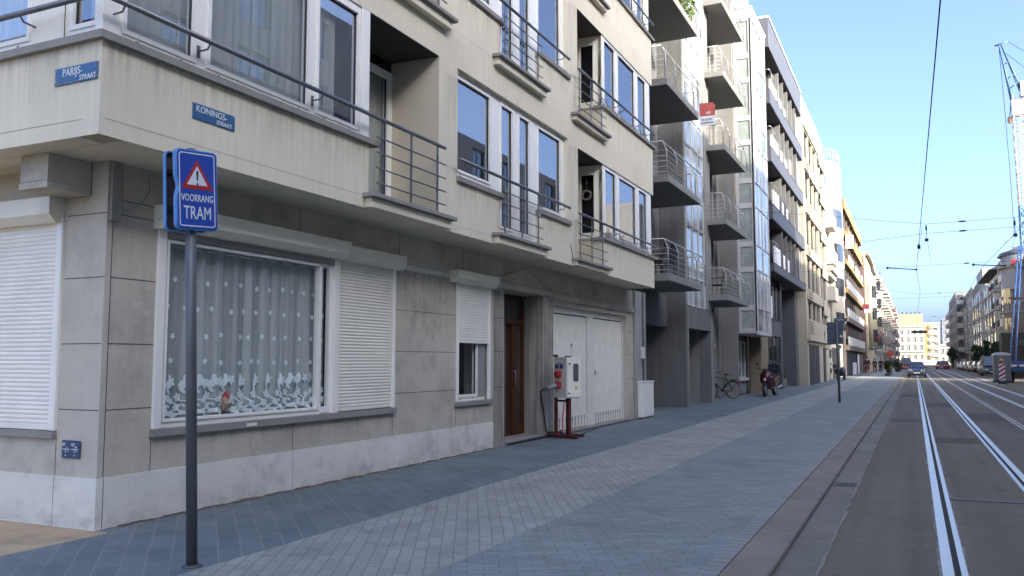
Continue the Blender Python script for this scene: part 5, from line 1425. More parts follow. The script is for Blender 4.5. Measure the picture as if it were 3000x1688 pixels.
# --- site power cabinet
C = Vector((-6.04, 15.3, 0)); e1 = Vector((-.831, .556, 0)); e2 = Vector((.556, .831, 0))
TLf = lambda u, z, d: C - e1*u - e2*d + Vector((0,0,z))
TRf = lambda u, z, d: C + e2*u - e1*d + Vector((0,0,z))
pc = thing('power_cabinet', 'cream site power cabinet with red and blue sockets on a red steel stand', 'power cabinet', (C.x-.2, C.y+.3, 0))
M_cab = simple('cabinet_cream', (.74,.72,.60), .45, var=.08, scale=8); M_redst = simple('red_steel', (.10,.022,.015), .55, metal=.2, var=.35, scale=12)
M_sred = simple('socket_red', (.42,.025,.025), .4); M_sblue = simple('socket_blue', (.03,.06,.16), .4); M_grey = simple('plug_grey', (.28,.28,.28), .5)
mb = MB(TRf); mb.box(0, .33, .785, 1.555, -.43, 0); mb.box(-.012, .345, 1.552, 1.566, -.44, .012); mb.build('box', M_cab, pc, bevel=.008)
mb = MB(TRf); mb.box(.006, .325, .80, 1.545, .001, .022); o = mb.build('cabinet_door', M_cab, pc, bevel=.006)
mb = MB(TRf)
P = []
for cx, cz_, a0 in ((.225,1.405,0),(.185,1.405,PI/2),(.185,1.14,PI),(.225,1.14,1.5*PI)):
    for i in range(5): a = a0+PI/2*i/4; P.append((cx+.042*math.cos(a), cz_+.042*math.sin(a)))
mb.prism(P, .0225, .028, lambda a, b, w: (a, b, w)); mb.build('door_window', dark_glass('cabinet_window', (.06,.065,.08), 1.5, .2), o)
mb = MB(TRf); mb.box(.045,.075,1.42,1.46,.0225,.035); mb.box(.03,.06,.86,.89,.0225,.035); mb.build('latch', M_black, o)
mb = MB(TRf); mb.prism([(.17,.955),(.25,.955),(.21,1.03)], .0225, .0235, lambda a, b, w: (a, b, w)); mb.build('warning_triangle', simple('warning_yellow', (.55,.40,.05), .5), o)
mb = MB(TRf); mb.prism([(.215,.965),(.198,.990),(.209,.990),(.203,1.012),(.222,.985),(.211,.985)], .0236, .0242, lambda a, b, w: (a, b, w)); mb.build('warning_triangle', M_black, o)
for u in (-.305, -.145):
    mb = MB(TLf); mb.lathe([(.045,0),(.045,.03),(.03,.04)], (u,1.395,.001), 12, 0, 'z'); mb.build('blue_socket', M_sblue, pc)
mb = MB(TLf); mb.box(-.27,-.17,1.44,1.46,.001,.012); mb.build('nameplate', M_grey, pc)
for z in (1.24, 1.04):
    mb = MB(TLf); mb.box(-.31, -.16, z-.065, z+.065, .001, .05); mb.box(-.30, -.17, z-.055, z+.05, .05, .085); mb.build('red_socket', M_sred, pc, bevel=.01)
mb = MB(TLf); mb.tube([(-.23,1.03,.08),(-.27,.99,.17),(-.40,.95,.22)], .045, 8); mb.tube([(-.40,.95,.22),(-.46,.935,.24),(-.58,.90,.22),(-.60,.6,.15),(-.56,.15,.1),(-.45,.03,.1)], .016, 6, 1); mb.build('plug', [M_grey, M_black], pc)
mb = MB(TLf); mb.box(-.49,-.44,.06,1.58,-.10,-.04); mb.box(-.495,-.435,1.58,1.62,-.11,-.03,1); mb.box(-.2,-.13,1.566,1.59,-.2,-.1,1); mb.box(-.20,-.10,.06,.785,-.18,-.12); mb.box(-.49,-.10,.70,.74,-.16,-.11)
mb.build('stand_post', [M_redst, M_black], pc, bevel=.004)
def beam(a, b, w, h, z):
    a, b = Vector(a), Vector(b); t = (b-a).normalized(); n = Vector((-t.y, t.x, 0))*w
    mb = MB(); P = [a-n, b-n, b+n, a+n]; mb.prism([(p.x, p.y) for p in P], z, z+h, lambda x, y, w_: (x, y, w_)); return mb
for a, b in (((-6.72,15.74),(-5.88,15.44)), ((-6.55,16.06),(-5.93,15.92)), ((-6.62,15.55),(-6.36,16.1))):
    beam((*a,0), (*b,0), .035, .05, .01).build('stand_foot', M_redst, pc, bevel=.004)
mb = MB(TLf); pts = [(-.15,.7,-.05),(-.16,.4,-.02),(-.10,.2,.02),(-.22,.12,.05),(-.1,.08,.1)]; mb.tube(pts, .012, 6); mb.build('red_cable', M_sred, pc)
mb = MB(); mb.tube([(-6.45+.22*math.cos(t*.6)*(1-.02*t), 15.75+.16*math.sin(t*.6), .03+.004*t) for t in range(22)], .014, 5); mb.build('black_cable', M_black, pc)
# long cable running along the garage threshold
mb = MB(); mb.tube([(-6.1,15.9,.012),(-6.3,17.2,.012),(-6.48,18.5,.012),(-6.5,20.5,.012),(-6.42,21.6,.012)], .011, 5)
tag(mb.build('ground_cable', M_black), 'black cable lying along the foot of the garage doors', 'cable')
# --- white utility box by the drain pipe
ub = thing('utility_box', 'white metal utility box standing against the party wall pilaster', 'utility box', (-6.48, 22.1, 0))
mb = MB(); mb.box(-6.548, -6.40, 21.60, 22.62, .03, .93); mb.build('box', M_pvc, ub, bevel=.012)
mb = MB(); mb.box(-6.549, -6.385, 21.58, 22.64, .932, .965); mb.build('lid', M_pvc, ub, bevel=.008)
mb = MB(); mb.box(-6.399, -6.392, 21.66, 22.56, .08, .88); mb.build('door', M_pvc, ub, bevel=.004)
mb = MB(); mb.box(-6.548, -6.43, 21.64, 22.58, 0., .029); mb.build('base', M_conc_d, ub)

# --- second sign pole, seen from behind
sp = thing('traffic_sign', 'grey pole on the pavement carrying sign plates seen from behind', 'traffic sign', (-2.50, 33, 0))
mb = MB(); mb.tube([(-2.49,33,0),(-2.51,33,2.98)], .045, 10); mb.build('pole', M_pole, sp)
mb = MB(TY(33.06)); mb.box(-2.85,-2.30,2.10,2.90,-.03,.0); mb.box(-2.84,-2.31,2.68,2.72,.001,.02); mb.box(-2.84,-2.31,2.28,2.32,.001,.02); mb.build('sign_panel', simple('sign_back_grey', (.075,.095,.115), .5, .2), sp, bevel=.01)
mb = MB(TY(33.06)); mb.box(-2.41,-2.33,2.34,2.42,.001,.004); mb.build('sticker', M_white, sp)
mb = MB(TY(33.06)); mb.prism([(-2.46+.1*math.cos(t*PI/6), 2.0+.09*math.sin(t*PI/6)) for t in range(12)], -.02, 0, lambda a, b, w: (a, b, w)); mb.build('sign_panel', M_grey, sp)
mb = MB(TY(33.05)); mb.box(-2.60,-2.16,2.915,3.04,-.02,0.); nm = mb.build('name_plate', M_black, sp)
put_text('VERMET', .105, M_sgnwht, nm, TY(33.05), -2.575, 2.94, .003, .95, .002)
# --- bicycle
def wheel(root, c, ax, r, name='wheel', spoke=14, tw=.024):
    ax = Vector(ax).normalized(); x = Vector((0,0,1)); y = ax.cross(x).normalized(); c = Vector(c)
    mb = MB(); mb.tube([c+(x*math.cos(2*PI*k/28)+y*math.sin(2*PI*k/28))*r for k in range(29)], tw, 6, cap=False)
    o = mb.build(name, M_tyre, root, local=True)
    s_ = MB(); s_.tube([c+(x*math.cos(2*PI*k/28)+y*math.sin(2*PI*k/28))*(r-.022) for k in range(29)], .009, 5, cap=False)
    for k in range(spoke): a = 2*PI*k/spoke; s_.tube([c, c+(x*math.cos(a)+y*math.sin(a))*(r-.02)], .0022, 3)
    s_.tube([c-ax*.04, c+ax*.04], .02, 8); so = s_.build('spokes', M_steel, None); attach(so, o, True); so.matrix_parent_inverse = Matrix.Identity(4)
    return o
bike = thing('bicycle', 'black city bicycle leaning in the recess behind the concrete pillar', 'bicycle', (-6.55, 34.5, 0), 0.)
bike.rotation_euler = (0, R(0), R(225)); ROOTM[bike.name] = Matrix.Translation((-6.55,34.5,0)) @ Matrix.Rotation(R(225), 4, 'Z')
wheel(bike, (0,0,.35), (0,1,0), .33); wheel(bike, (1.06,0,.35), (0,1,0), .33)
M_bk = simple('bike_black', (.015,.015,.017), .4)
mb = MB()
for a, b in (((0,0,.35),(.45,0,.29)),((0,0,.35),(.33,0,.80)),((.45,0,.29),(.30,0,.92)),((.45,0,.29),(.92,0,.72)),((.33,0,.80),(.90,0,.86)),((.92,0,.68),(.88,0,.98)),((.93,0,.70),(1.06,0,.35))): mb.tube([a, b], .021, 6)
mb.build('frame', M_bk, bike, local=True)
mb = MB(); mb.ball((.27,0,.96), .14, .08, .035); mb.tube([(.30,0,.9),(.28,0,.95)], .015, 6); mb.build('saddle', M_bk, bike, local=True)
mb = MB(); mb.tube([(.70,-.28,1.02),(.85,-.26,1.05),(.89,0,1.03),(.85,.26,1.05),(.70,.28,1.02)], .014, 6); mb.build('handlebar', M_bk, bike, local=True)
mb = MB(); mb.tube([(.38*math.cos(t*.13+.2)*1., 0, .35+.38*math.sin(t*.13+.2)) for t in range(18)], .02, 5); mb.box(-.28,.22,-.07,.07,.745,.765); mb.tube([(0,.05,.36),(-.1,.06,.75)], .008, 4); mb.build('luggage_rack', M_bk, bike, local=True)
mb = MB(); mb.tube([(.45,-.12,.29),(.45,.12,.29)], .012, 6); mb.tube([(.45,-.1,.29),(.52,-.1,.14)], .01, 5); mb.tube([(.45,.1,.29),(.38,.1,.44)], .01, 5); mb.lathe([(.09,0),(.09,.006)], (.45,-.05,.29), 14, 0, 'y'); mb.build('crank', M_steel, bike, local=True)
mb = MB(); mb.box(-.33,-.29,-.03,.03,.62,.68); mb.build('rear_light', M_red, bike, local=True)

# --- scooter facing the camera (local -Y is forward)
def scooter(root, paint, light):
    mb = MB(); f = lambda a, b, w: (a, w, b)
    secs = [(-.62,.10,.50,.78),(-.52,.20,.42,.95),(-.40,.25,.36,1.02),(-.28,.24,.34,.98),(-.15,.20,.30,.60)]
    rings = []
    for y, hw, zb, zt in secs:
        P = [(hw*.35,zb),(hw,zb+(zt-zb)*.35),(hw*.95,zb+(zt-zb)*.75),(hw*.35,zt)]; P = P+[(-a,b) for a,b in P[::-1]]
        rings.append([mb.vt((a,y,b)) for a,b in P])
    for i in range(len(rings)-1):
        for k in range(8): mb.face((rings[i][k], rings[i][(k+1)%8], rings[i+1][(k+1)%8], rings[i+1][k]), 0, True)
    mb.face(rings[0]); mb.face(rings[-1][::-1]); mb.build('front_fairing', paint, root, local=True)
    mb = MB(); mb.box(-.17,.17,-.2,.25,.28,.36); mb.prism([(.2,.34),(.25,.70),(.95,.80),(1.0,.55),(.6,.34)], -.17,.17, lambda a,b,w: (w,a,b)); mb.build('body', paint, root, bevel=.04, local=True, seg=2)
    mb = MB(); mb.prism([(.15,.72),(.2,.78),(.95,.86),(.95,.80)], -.15,.15, lambda a,b,w: (w,a,b)); mb.build('seat', M_black, root, bevel=.02, local=True)
    for y in (-.62, .78):
        mb = MB(); mb.lathe([(.15,-.05),(.24,-.045),(.26,0),(.24,.045),(.15,.05)], (0,y,.26), 18, 0, 'x'); w_ = mb.build('wheel', M_tyre, root, local=True)
        mb = MB(); mb.lathe([(.02,-.052),(.15,-.05),(.15,.05),(.02,.052)], (0,y,.26), 14, 0, 'x'); r_ = mb.build('rim', M_steel, None); attach(r_, w_, True)
    mb = MB(); mb.box(-.06,.06,-.86,-.40,.50,.53); mb.tube([(.06,-.62,.26),(.06,-.5,.6)], .025, 6); mb.tube([(-.06,-.62,.26),(-.06,-.5,.6)], .025, 6); mb.build('fork', M_black, root, local=True)
    mb = MB()
    for s_ in (-1, 1): mb.quad(((s_*.01,-.642,.60),(s_*.21,-.50,.73),(s_*.20,-.505,.82),(s_*.01,-.640,.70)))
    mb.build('headlight', light, root, local=True, fix=False)
    mb = MB(); mb.tube([(-.36,-.30,1.06),(-.15,-.33,1.04),(.15,-.33,1.04),(.36,-.30,1.06)], .018, 6); mb.build('handlebar', M_black, root, local=True)
    for s_ in (-1, 1):
        mb = MB(); mb.tube([(s_*.24,-.32,1.05),(s_*.33,-.36,1.22)], .008, 5); mb.ball((s_*.35,-.36,1.24), .065, .02, .04); mb.build('mirror', M_black, root, local=True)
    mb = MB(); mb.quad(((-.17,-.50,.97),(.17,-.50,.97),(.13,-.36,1.26),(-.13,-.36,1.26))); mb.build('windscreen', M_glass_s, root, local=True, fix=False)
    mb = MB(); mb.box(-.24,.24,.80,1.20,.90,1.24); mb.build('top_box', M_black, root, bevel=.05, local=True, seg=2)
    mb = MB(); mb.tube([(.1,.3,.3),(.28,.35,.02)], .012, 5); mb.tube([(.17,.5,.3),(.22,1.0,.38)], .045, 8); mb.build('stand', M_steel, root, local=True)
sc1 = thing('motor_scooter', 'dark red motor scooter with black top box parked outside the glazed shop', 'scooter', (-5.62, 37.6, 0), R(-6), None, 1.1)
scooter(sc1, simple('dark_red_paint', (.05,.006,.009), .25, var=.05), simple('headlamp', (.85,.78,.78), .3))
sc2 = thing('motor_scooter', 'dark scooter with a pale screen parked at the stone front further down', 'scooter', (-5.3, 72.6, 0), R(25))
scooter(sc2, simple('night_blue_paint', (.03,.03,.06), .3), M_grey)

# --- cars
M_wind = dark_glass('car_glass', (.02,.03,.05), 1.9, .03)
M_rim_ = simple('alloy', (.4,.4,.41), .35, metal=.8); M_lamp = simple('lamp_glass', (.7,.72,.74), .12, metal=.4); M_tail = simple('tail_lamp', (.35,.02,.02), .25)
def car(root, paint, w=.83, L=3.9, h=1.47, van=False):
    """forward is local -Y"""
    def loft(secs, name, mat, sm=True, bev=0.):
        mb = MB(); rings = []
        for y, P in secs: rings.append([mb.vt((a,y,b)) for a,b in P])
        n = len(rings[0])
        for i in range(len(rings)-1):
            for k in range(n): mb.face((rings[i][k], rings[i][(k+1)%n], rings[i+1][(k+1)%n], rings[i+1][k]), 0, sm)
        mb.face(rings[0]); mb.face(rings[-1][::-1])
        return mb.build(name, mat, root, bevel=bev, local=True)
    def sec(hw, zb, zt):
        P = [(hw*.86,zb),(hw,zb+.12),(hw*1.0,zb+(zt-zb)*.55),(hw*.93,zt-.05),(hw*.80,zt)]
        return P+[(-a,b) for a,b in P[::-1]]
    l = L/2; zb = .20; belt = h*.62 if not van else h*.5
    body = [(-l,sec(w*.80,.32,.62)),(-l+.10,sec(w*.93,.22,.70)),(-l+.35,sec(w*.98,zb,belt-.12)),(-l+.85,sec(w,zb,belt-.01)),(-l+1.2,sec(w,zb,belt+.03)),(l-.5,sec(w,zb,belt+.05)),(l-.12,sec(w*.96,.22,belt+.0)),(l,sec(w*.85,.34,belt-.12))]
    loft(body, 'body', paint)
    y0, y1, y2, y3 = (-l+.80, -l+1.50, l-.62, l-.20) if not van else (-l+.45, -l+.95, l-.25, l-.05)
    def cab(hw, z, k=.02): return [(hw,z),(-hw,z)]
    hb, ht = w*.90, w*.70
    mb = MB(); V = [mb.vt(p) for p in ((-hb,y0,belt-.02),(hb,y0,belt-.02),(hb,y3,belt),(-hb,y3,belt),(-ht,y1,h-.03),(ht,y1,h-.03),(ht,y2,h-.02),(-ht,y2,h-.02))]
    for q in ((0,1,5,4),(1,2,6,5),(2,3,7,6),(3,0,4,7),(0,3,2,1),(4,5,6,7)): mb.face([V[k] for k in q])
    mb.build('cabin', paint, root, bevel=.06, local=True, seg=2)
    mb = MB(); mb.box(-ht*.96,ht*.96,y1+.02,y2-.02,h-.02,h+.015); mb.build('roof', paint, root, bevel=.012, local=True)
    def lerp(a, b, t): return tuple(a[i]+(b[i]-a[i])*t for i in range(3))
    def pane(A, B, Cc, D, out, name):
        c = [(A[i]+B[i]+Cc[i]+D[i])/4 for i in range(3)]
        m_ = MB(); m_.quad([tuple(lerp(p, c, .10)[i]+out[i] for i in range(3)) for p in (A, B, Cc, D)]); m_.build(name, M_wind, root, local=True, fix=False)
    A, B, Cc, D = (-hb,y0,belt-.02),(hb,y0,belt-.02),(ht,y1,h-.03),(-ht,y1,h-.03)
    pane(A, B, Cc, D, (0,-.022,.012), 'windscreen')
    pane((-hb,y3,belt),(hb,y3,belt),(ht,y2,h-.02),(-ht,y2,h-.02), (0,.022,.012), 'rear_window')
    for s_ in (-1, 1): pane((s_*hb,y0+.1,belt),(s_*hb,y3-.1,belt),(s_*ht,y2,h-.03),(s_*ht,y1,h-.03), (s_*.022,0,.01), 'side_window')
    for s_ in (-1, 1):
        m_ = MB(); m_.quad(((s_*w*.86,-l+.06,.56),(s_*w*.42,-l-.025,.56),(s_*w*.46,-l-.0,.70),(s_*w*.90,-l+.20,.74))); m_.build('headlight', M_lamp, root, local=True, fix=False)
        m_ = MB(); m_.box(s_*w*.78-.07,s_*w*.78+.07,l-.07,l-.005,.62,.86); m_.build('tail_light', M_tail, root, local=True)
        m_ = MB(); m_.ball((s_*(w+.06),y0+.45,belt+.06), .10, .05, .07); m_.build('wing_mirror', paint, root, local=True)
        for y in (-l+.72, l-.70):
            m_ = MB(); m_.lathe([(.2,-.09),(.29,-.085),(.31,-.05),(.31,.05),(.29,.085),(.2,.09)], (s_*(w-.08),y,.31), 18, 0, 'x'); wo = m_.build('wheel', M_tyre, root, local=True)
            m_ = MB(); m_.lathe([(.03,-.1),(.2,-.092),(.2,.092),(.03,.1)], (s_*(w-.08),y,.31), 14, 0, 'x'); ro = m_.build('rim', M_rim_, None); attach(ro, wo, True)
    m_ = MB(); m_.box(-w*.62,w*.62,-l-.035,-l+.05,.29,.45); m_.box(-w*.3,w*.3,-l-.02,-l+.1,.56,.62); m_.build('grille', M_black, root, bevel=.02, local=True)
    m_ = MB(); m_.box(-.26,.26,-l-.05,-l-.036,.40,.50); m_.build('number_plate', M_white, root, local=True)
zr = -.05
cblue = simple('silver_blue_paint', (.06,.085,.13), .25, metal=.4, var=.03)
c0 = thing('car', 'silver blue car driving towards the camera along the near tram track', 'car', (.16, 88.5, zr), 0., None); car(c0, cblue, .77, 3.8, 1.45)
paints = [('silver', (.45,.46,.47)), ('white', (.7,.7,.7)), ('black', (.02,.02,.025)), ('grey', (.16,.165,.17)), ('beige', (.45,.4,.33)), ('dark red', (.2,.02,.02)), ('silver', (.5,.5,.51)), ('dark blue', (.03,.05,.12)), ('white', (.68,.68,.66)), ('grey', (.22,.22,.23)), ('silver', (.42,.43,.45))]
ordn = ['first', 'second', 'third', 'fourth', 'fifth', 'sixth', 'seventh', 'eighth', 'ninth', 'tenth', 'eleventh']
for k, (nm_, c_) in enumerate(paints):
    t = thing('car', '%s parked car, %s from the toilet cabin in the kerbside row' % (nm_, ordn[k]), 'car', (7.75 + (.1 if k % 2 else -.05), 114.5+k*6.1, zr), R(180 if k % 3 == 0 else 0), 'cars parked along the far kerb')
    car(t, simple('car_paint_%s' % nm_.replace(' ', '_'), c_, .25, metal=.2, var=.03), .80, 4.0, 1.48)
rc = thing('car', 'bright red car on the far track ahead of a second red car', 'car', (4.2, 168, zr), 0.); car(rc, simple('bright_red_paint', (.26,.015,.018), .25, var=.03), .82, 4.0, 1.5)
rc = thing('car', 'second red car behind the red car on the far track', 'car', (5.1, 182, zr), 0.); car(rc, MATS['bright_red_paint'], .82, 4.0, 1.5)
oc = thing('van', 'orange brown van on the near lane behind the silver blue car', 'van', (-1.2, 150, zr), 0.); car(oc, simple('rust_orange_paint', (.3,.07,.025), .35), .9, 4.8, 2.0, True)
vn = thing('van', 'white topped dark van standing behind the grey toilet cabin', 'van', (7.05, 101, zr), 0.); car(vn, simple('dark_van_paint', (.10,.10,.11), .35), .9, 4.8, 2.05, True)

# --- portable toilet, striped beacon, ladder lift, site cabins
tl = thing('portable_toilet', 'grey portable toilet cabin with an arched white roof beside the far track', 'toilet cabin', (5.6, 70, zr))
M_tg = simple('toilet_grey', (.16,.175,.175), .5, var=.06)
mb = MB(); mb.box(5.08, 6.14, 69.5, 70.6, .08, 1.90)
for k in range(4): mb.box(5.16+k*.25, 5.20+k*.25, 69.47, 69.499, .1, 1.85)
mb.build('cabin', M_tg, tl, bevel=.02)
mb = MB(); n = 10; mb.prism([(5.61-.58*math.cos(PI*k/n), 1.88+.22*math.sin(PI*k/n)) for k in range(n+1)], 69.45, 70.65, lambda a, b, w: (a, w, b)); mb.build('roof', simple('roof_white', (.62,.63,.66), .5), tl)
mb = MB(); mb.box(5.22, 6.0, 69.455, 69.47, .12, 1.80); mb.build('door', M_tg, tl); mb = MB(); mb.box(5.0, 6.2, 69.4, 70.7, zr, .08); mb.build('skid', M_black, tl)
bc = thing('warning_beacon', 'red and white striped beacon board with an amber lamp in front of the toilet cabin', 'beacon', (5.2, 64.8, zr))
Tb = TY(64.8)
mb = MB(Tb); mb.box(5.01, 5.37, .18, 1.35, -.03, 0.); bo = mb.build('board', M_white, bc, bevel=.01)
mb = MB(Tb); f = lambda a, b, w: (a, b, w)
for k in range(5):
    z = .10+k*.29; P = [(5.01,z),(5.37,z+.26),(5.37,z+.40),(5.01,z+.14)]; P = [(a, min(1.35, max(.18, b))) for a, b in P]; mb.prism(P, .001, .004, f)
mb.build('red_stripe', M_red, bo, fix=False)
mb = MB(); mb.lathe([(.05,0),(.11,.04),(.12,.14),(.08,.22),(.01,.25)], (5.19,64.82,1.38), 12); mb.build('lamp', simple('amber_lens', (.45,.25,.06), .3), bc)
mb = MB(); mb.tube([(5.19,64.83,0),(5.19,64.83,1.4)], .03, 6); mb.box(4.95,5.45,64.6,65.05,zr,.06); mb.build('foot', M_black, bc)
lf_ = thing('ladder_lift', 'blue ladder lift on a trailer with red and white marker lights', 'ladder lift', (6.9, 72, zr))
M_bl = simple('lift_blue', (.035,.09,.24), .4, var=.1)
A, B = Vector((6.35,71,1.1)), Vector((8.15,80.5,10.6)); t_ = (B-A).normalized(); sx = Vector((t_.y,-t_.x,0)).normalized()*.18
mb = MB(); mb.tube([A-sx, B-sx*.6], .06, 6); mb.tube([A+sx, B+sx*.6], .06, 6)
for k in range(34): p = A.lerp(B, k/33); mb.tube([p-sx*(1-.4*k/33), p+sx*(1-.4*k/33)], .025, 4)
mb.build('ladder', M_bl, lf_)
mb = MB(); p = A.lerp(B, .55); mb.box(p.x-.55,p.x+.55,p.y-.3,p.y+.3,p.z-.05,p.z+.08); mb.build('carriage', M_black, lf_)
mb = MB(); p = B; mb.tube([p, p+Vector((.5,.5,-.9))], .04, 5); mb.box(p.x-.2,p.x+.2,p.y-.2,p.y+.2,p.z-.1,p.z+.25); mb.build('ladder_head', M_bl, lf_)
mb = MB(); mb.box(6.15,8.0,69.3,73.2,.75,1.0); mb.box(6.3,7.8,69.6,72.8,1.0,1.45); mb.build('trailer', M_bl, lf_, bevel=.03)
mb = MB(); mb.box(6.12,8.05,69.2,69.29,1.08,1.24); mb.build('marker_board', M_white, lf_); mb = MB(); mb.box(6.45,6.62,69.17,69.199,1.09,1.23); mb.box(7.3,7.5,69.17,69.199,1.09,1.23); mb.build('tail_light', M_red, lf_)
for x in (6.35, 7.8):
    mb = MB(); mb.lathe([(.2,-.1),(.36,-.09),(.38,0),(.36,.09),(.2,.1)], (x,71.2,.34), 16, 0, 'x'); mb.build('wheel', M_tyre, lf_)
for k in range(2):
    sbx = thing('site_cabin', ('upper' if k else 'lower')+' dark olive site cabin of the stack behind the blue lift', 'site cabin', (8.6, 91, zr+2.05*k), 0., 'stacked site cabins')
    mb = MB(); mb.box(7.25, 10.2, 89.5, 92, zr+2.05*k+.003*k, zr+2.05*k+2.04); mb.build('body', simple('olive_cabin', (.045,.045,.035), .7, var=.15), sbx, bevel=.03)
    mb = MB(TY(89.5))
    for i in range(14): mb.box(7.35+i*.2, 7.43+i*.2, zr+2.05*k+.12, zr+2.05*k+1.92, .001, .03)
    mb.build('ribbed_panel', MATS['olive_cabin'], sbx)
    mb = MB(TY(89.5)); mb.box(8.4, 9.2, zr+2.05*k+.9, zr+2.05*k+1.6, .031, .04); mb.build('window', M_pane, sbx)

# --- temporary red sign, rubber foot, shrubs in pots
rs = thing('temporary_sign', 'round red temporary sign on a yellow and black post at the kerb', 'sign', (-2.2, 96, 0))
mb = MB(TY(96)); mb.prism([(-2.2+.32*math.cos(2*PI*k/20), 2.25+.33*math.sin(2*PI*k/20)) for k in range(20)], -.03, 0., f); mb.build('disc', simple('sign_orange_red', (.42,.06,.02), .5), rs)
mb = MB(TY(96)); mb.box(-2.12,-1.86,1.86,2.02,-.03,.0); mb.build('white_plate', M_white, rs)
mb = MB(); mb.tube([(-2.2,96.06,0),(-2.2,96.06,2.3)], .035, 6); mb.tube([(-2.2,96.06,.35),(-2.2,96.06,1.0)], .06, 6, 1); mb.build('post', [M_black, simple('post_yellow', (.5,.3,.04), .5)], rs)
mb = MB(); mb.box(-2.75,-2.25,94.2,94.7,0,.22); tag(mb.build('rubber_foot', M_tyre, bevel=.03), 'black rubber sign foot lying on the pavement near the red sign', 'sign foot')
M_dk = simple('dark_leaf', (.03,.055,.022), .6, var=.5, scale=9)
for x, y, s_, lab in ((-2.9,116.,1.5,'lower dark green potted shrub standing close to the red sign'), (-2.1,128.,1.7,'taller dark green potted shrub behind the red sign near the road')):
    t = thing('potted_shrub', lab, 'plant', (x, y, 0)); bush(t, 'foliage', (x,y,s_*.62), .6, .6, s_*.45, 420, .16, M_dk, int(y))
    mb = MB(); mb.lathe([(.28,0),(.4,.5),(.42,.55)], (x,y,0), 12); mb.build('pot', M_conc_d, t)

# --- trees beyond the parked cars
def tree(x, y, h, r, lab, seed):
    t = thing('street_tree', lab, 'tree', (x, y, 0)); r_ = random.Random(seed)
    mb = MB(); mb.tube([(x,y,0),(x+.1,y,h*.35),(x+.05,y+.1,h*.7),(x,y,h*.9)], .14, 7, r1=.03)
    for k in range(7):
        a = k*.9; z = h*(.38+.07*k); mb.tube([(x+.05,y,z),(x+r*.6*math.cos(a),y+r*.6*math.sin(a),z+.5)], .05, 5, r1=.015)
    mb.build('trunk', simple('bark', (.06,.05,.04), .9), t)
    mb = MB()
    for c in range(16):
        cz_ = h*(.38+.58*r_.random()); k_ = 1-.7*max(0, (cz_/h-.5))*1.6; a = r_.uniform(0, 2*PI); q = r*r_.uniform(.15,.85)*max(.25,k_)
        cx, cy = x+q*math.cos(a), y+q*math.sin(a); cr_ = r*r_.uniform(.28,.5)
        for n_ in range(90):
            d = Vector((r_.gauss(0,1), r_.gauss(0,1), r_.gauss(0,1))).normalized()*cr_*r_.random()**.5
            p = Vector((cx,cy,cz_))+d; u_ = Vector((r_.gauss(0,1), r_.gauss(0,1), r_.gauss(0,.7))).normalized(); v_ = u_.cross(Vector((r_.gauss(0,1), r_.gauss(0,1), r_.gauss(0,1)))).normalized(); z_ = .17*r_.uniform(.5,1.3)
            mb.face([mb.vt(p+u_*z_), mb.vt(p+v_*z_*.55), mb.vt(p-u_*z_), mb.vt(p-v_*z_*.55)])
    mb.build('crown', M_dk, t, fix=False)
tree(8.9, 152, 3.9, 1.25, 'rounded dark green street tree beside the middle of the parked cars', 3)
tree(9.6, 143, 4.4, 1.0, 'narrow tall dark street tree by the parked cars', 4)
tree(9.8, 128, 4.0, 1.2, 'dark bushy street tree seen just over the toilet cabin', 5)
tree(6.8, 190, 4.0, 1.6, 'small street tree beyond the end of the parked cars', 6)

# --- crane behind the right-hand roofs
cr_ = thing('tower_crane', 'white lattice crane mast with a blue pointed head rising behind the roofs', 'crane', (13.75, 130, 0))
M_cw = simple('crane_white', (.62,.61,.58), .5, var=.1); M_cb = simple('crane_blue', (.06,.13,.20), .5)
def lattice(p0, p1, w, name, mat, step=1.2):
    mb = MB(); p0, p1 = Vector(p0), Vector(p1); n = max(2, int((p1-p0).length/step)); c = [(-w,-w),(w,-w),(w,w),(-w,w)]
    for a, b in c: mb.tube([p0+Vector((a,b,0)), p1+Vector((a,b,0))], .09, 4)
    for k in range(n):
        q0, q1 = p0.lerp(p1, k/n), p0.lerp(p1, (k+1)/n)
        for i in range(4):
            a, b = c[i], c[(i+1)%4]; s_ = k % 2
            mb.tube([q0+Vector((*(a if s_ else b),0)), q1+Vector((*(b if s_ else a),0))], .055, 4); mb.tube([q0+Vector((*a,0)), q0+Vector((*b,0))], .045, 4)
    return mb.build(name, mat, cr_)
lattice((14.0,130,12),(14.0,130,22),.65,'lower_mast',M_cb); lattice((14.0,130,22),(13.75,130,37),.65,'mast',M_cw,.8)
mb = MB(); mb.box(13.0,14.6,129.2,130.8,34.2,36.2); mb.box(14.1,15.8,129,131,36.6,38.6); mb.build('cab', M_cw, cr_)
mb = MB(); 
for y in (129.4, 130.6): mb.tube([(13.05,y,36.5),(11.9,130,44.3)], .09, 5); mb.tube([(14.2,y,37.5),(12.15,130,44.3)], .11, 5)
for f_ in (.18,.36,.62): mb.tube([(13.05-1.15*f_,130,36.5+7.8*f_),(14.2-2.05*f_,130,37.5+6.8*f_)], .07, 4)
mb.tube([(11.4,130,44.1),(13.0,130,44.5)], .12, 5)
mb.build('head_frame', M_cb, cr_)
mb = MB(); mb.tube([(11.9,130,44.2),(12.2,130,36),(12.5,130,26),(12.6,130,18)], .035, 4); mb.tube([(13.0,130,44.5),(19,130,39)], .03, 4); mb.tube([(12.4,130,43.2),(19,130,36)], .03, 4); mb.tube([(13.0,130,36.3),(12.78,130,34.3)], .05, 4); mb.build('crane_cable', M_black, cr_)
mb = MB(); mb.ball((12.75,130,33.7), .30, .25, .55); mb.build('hook_block', simple('hook_orange', (.45,.28,.15), .6), cr_)

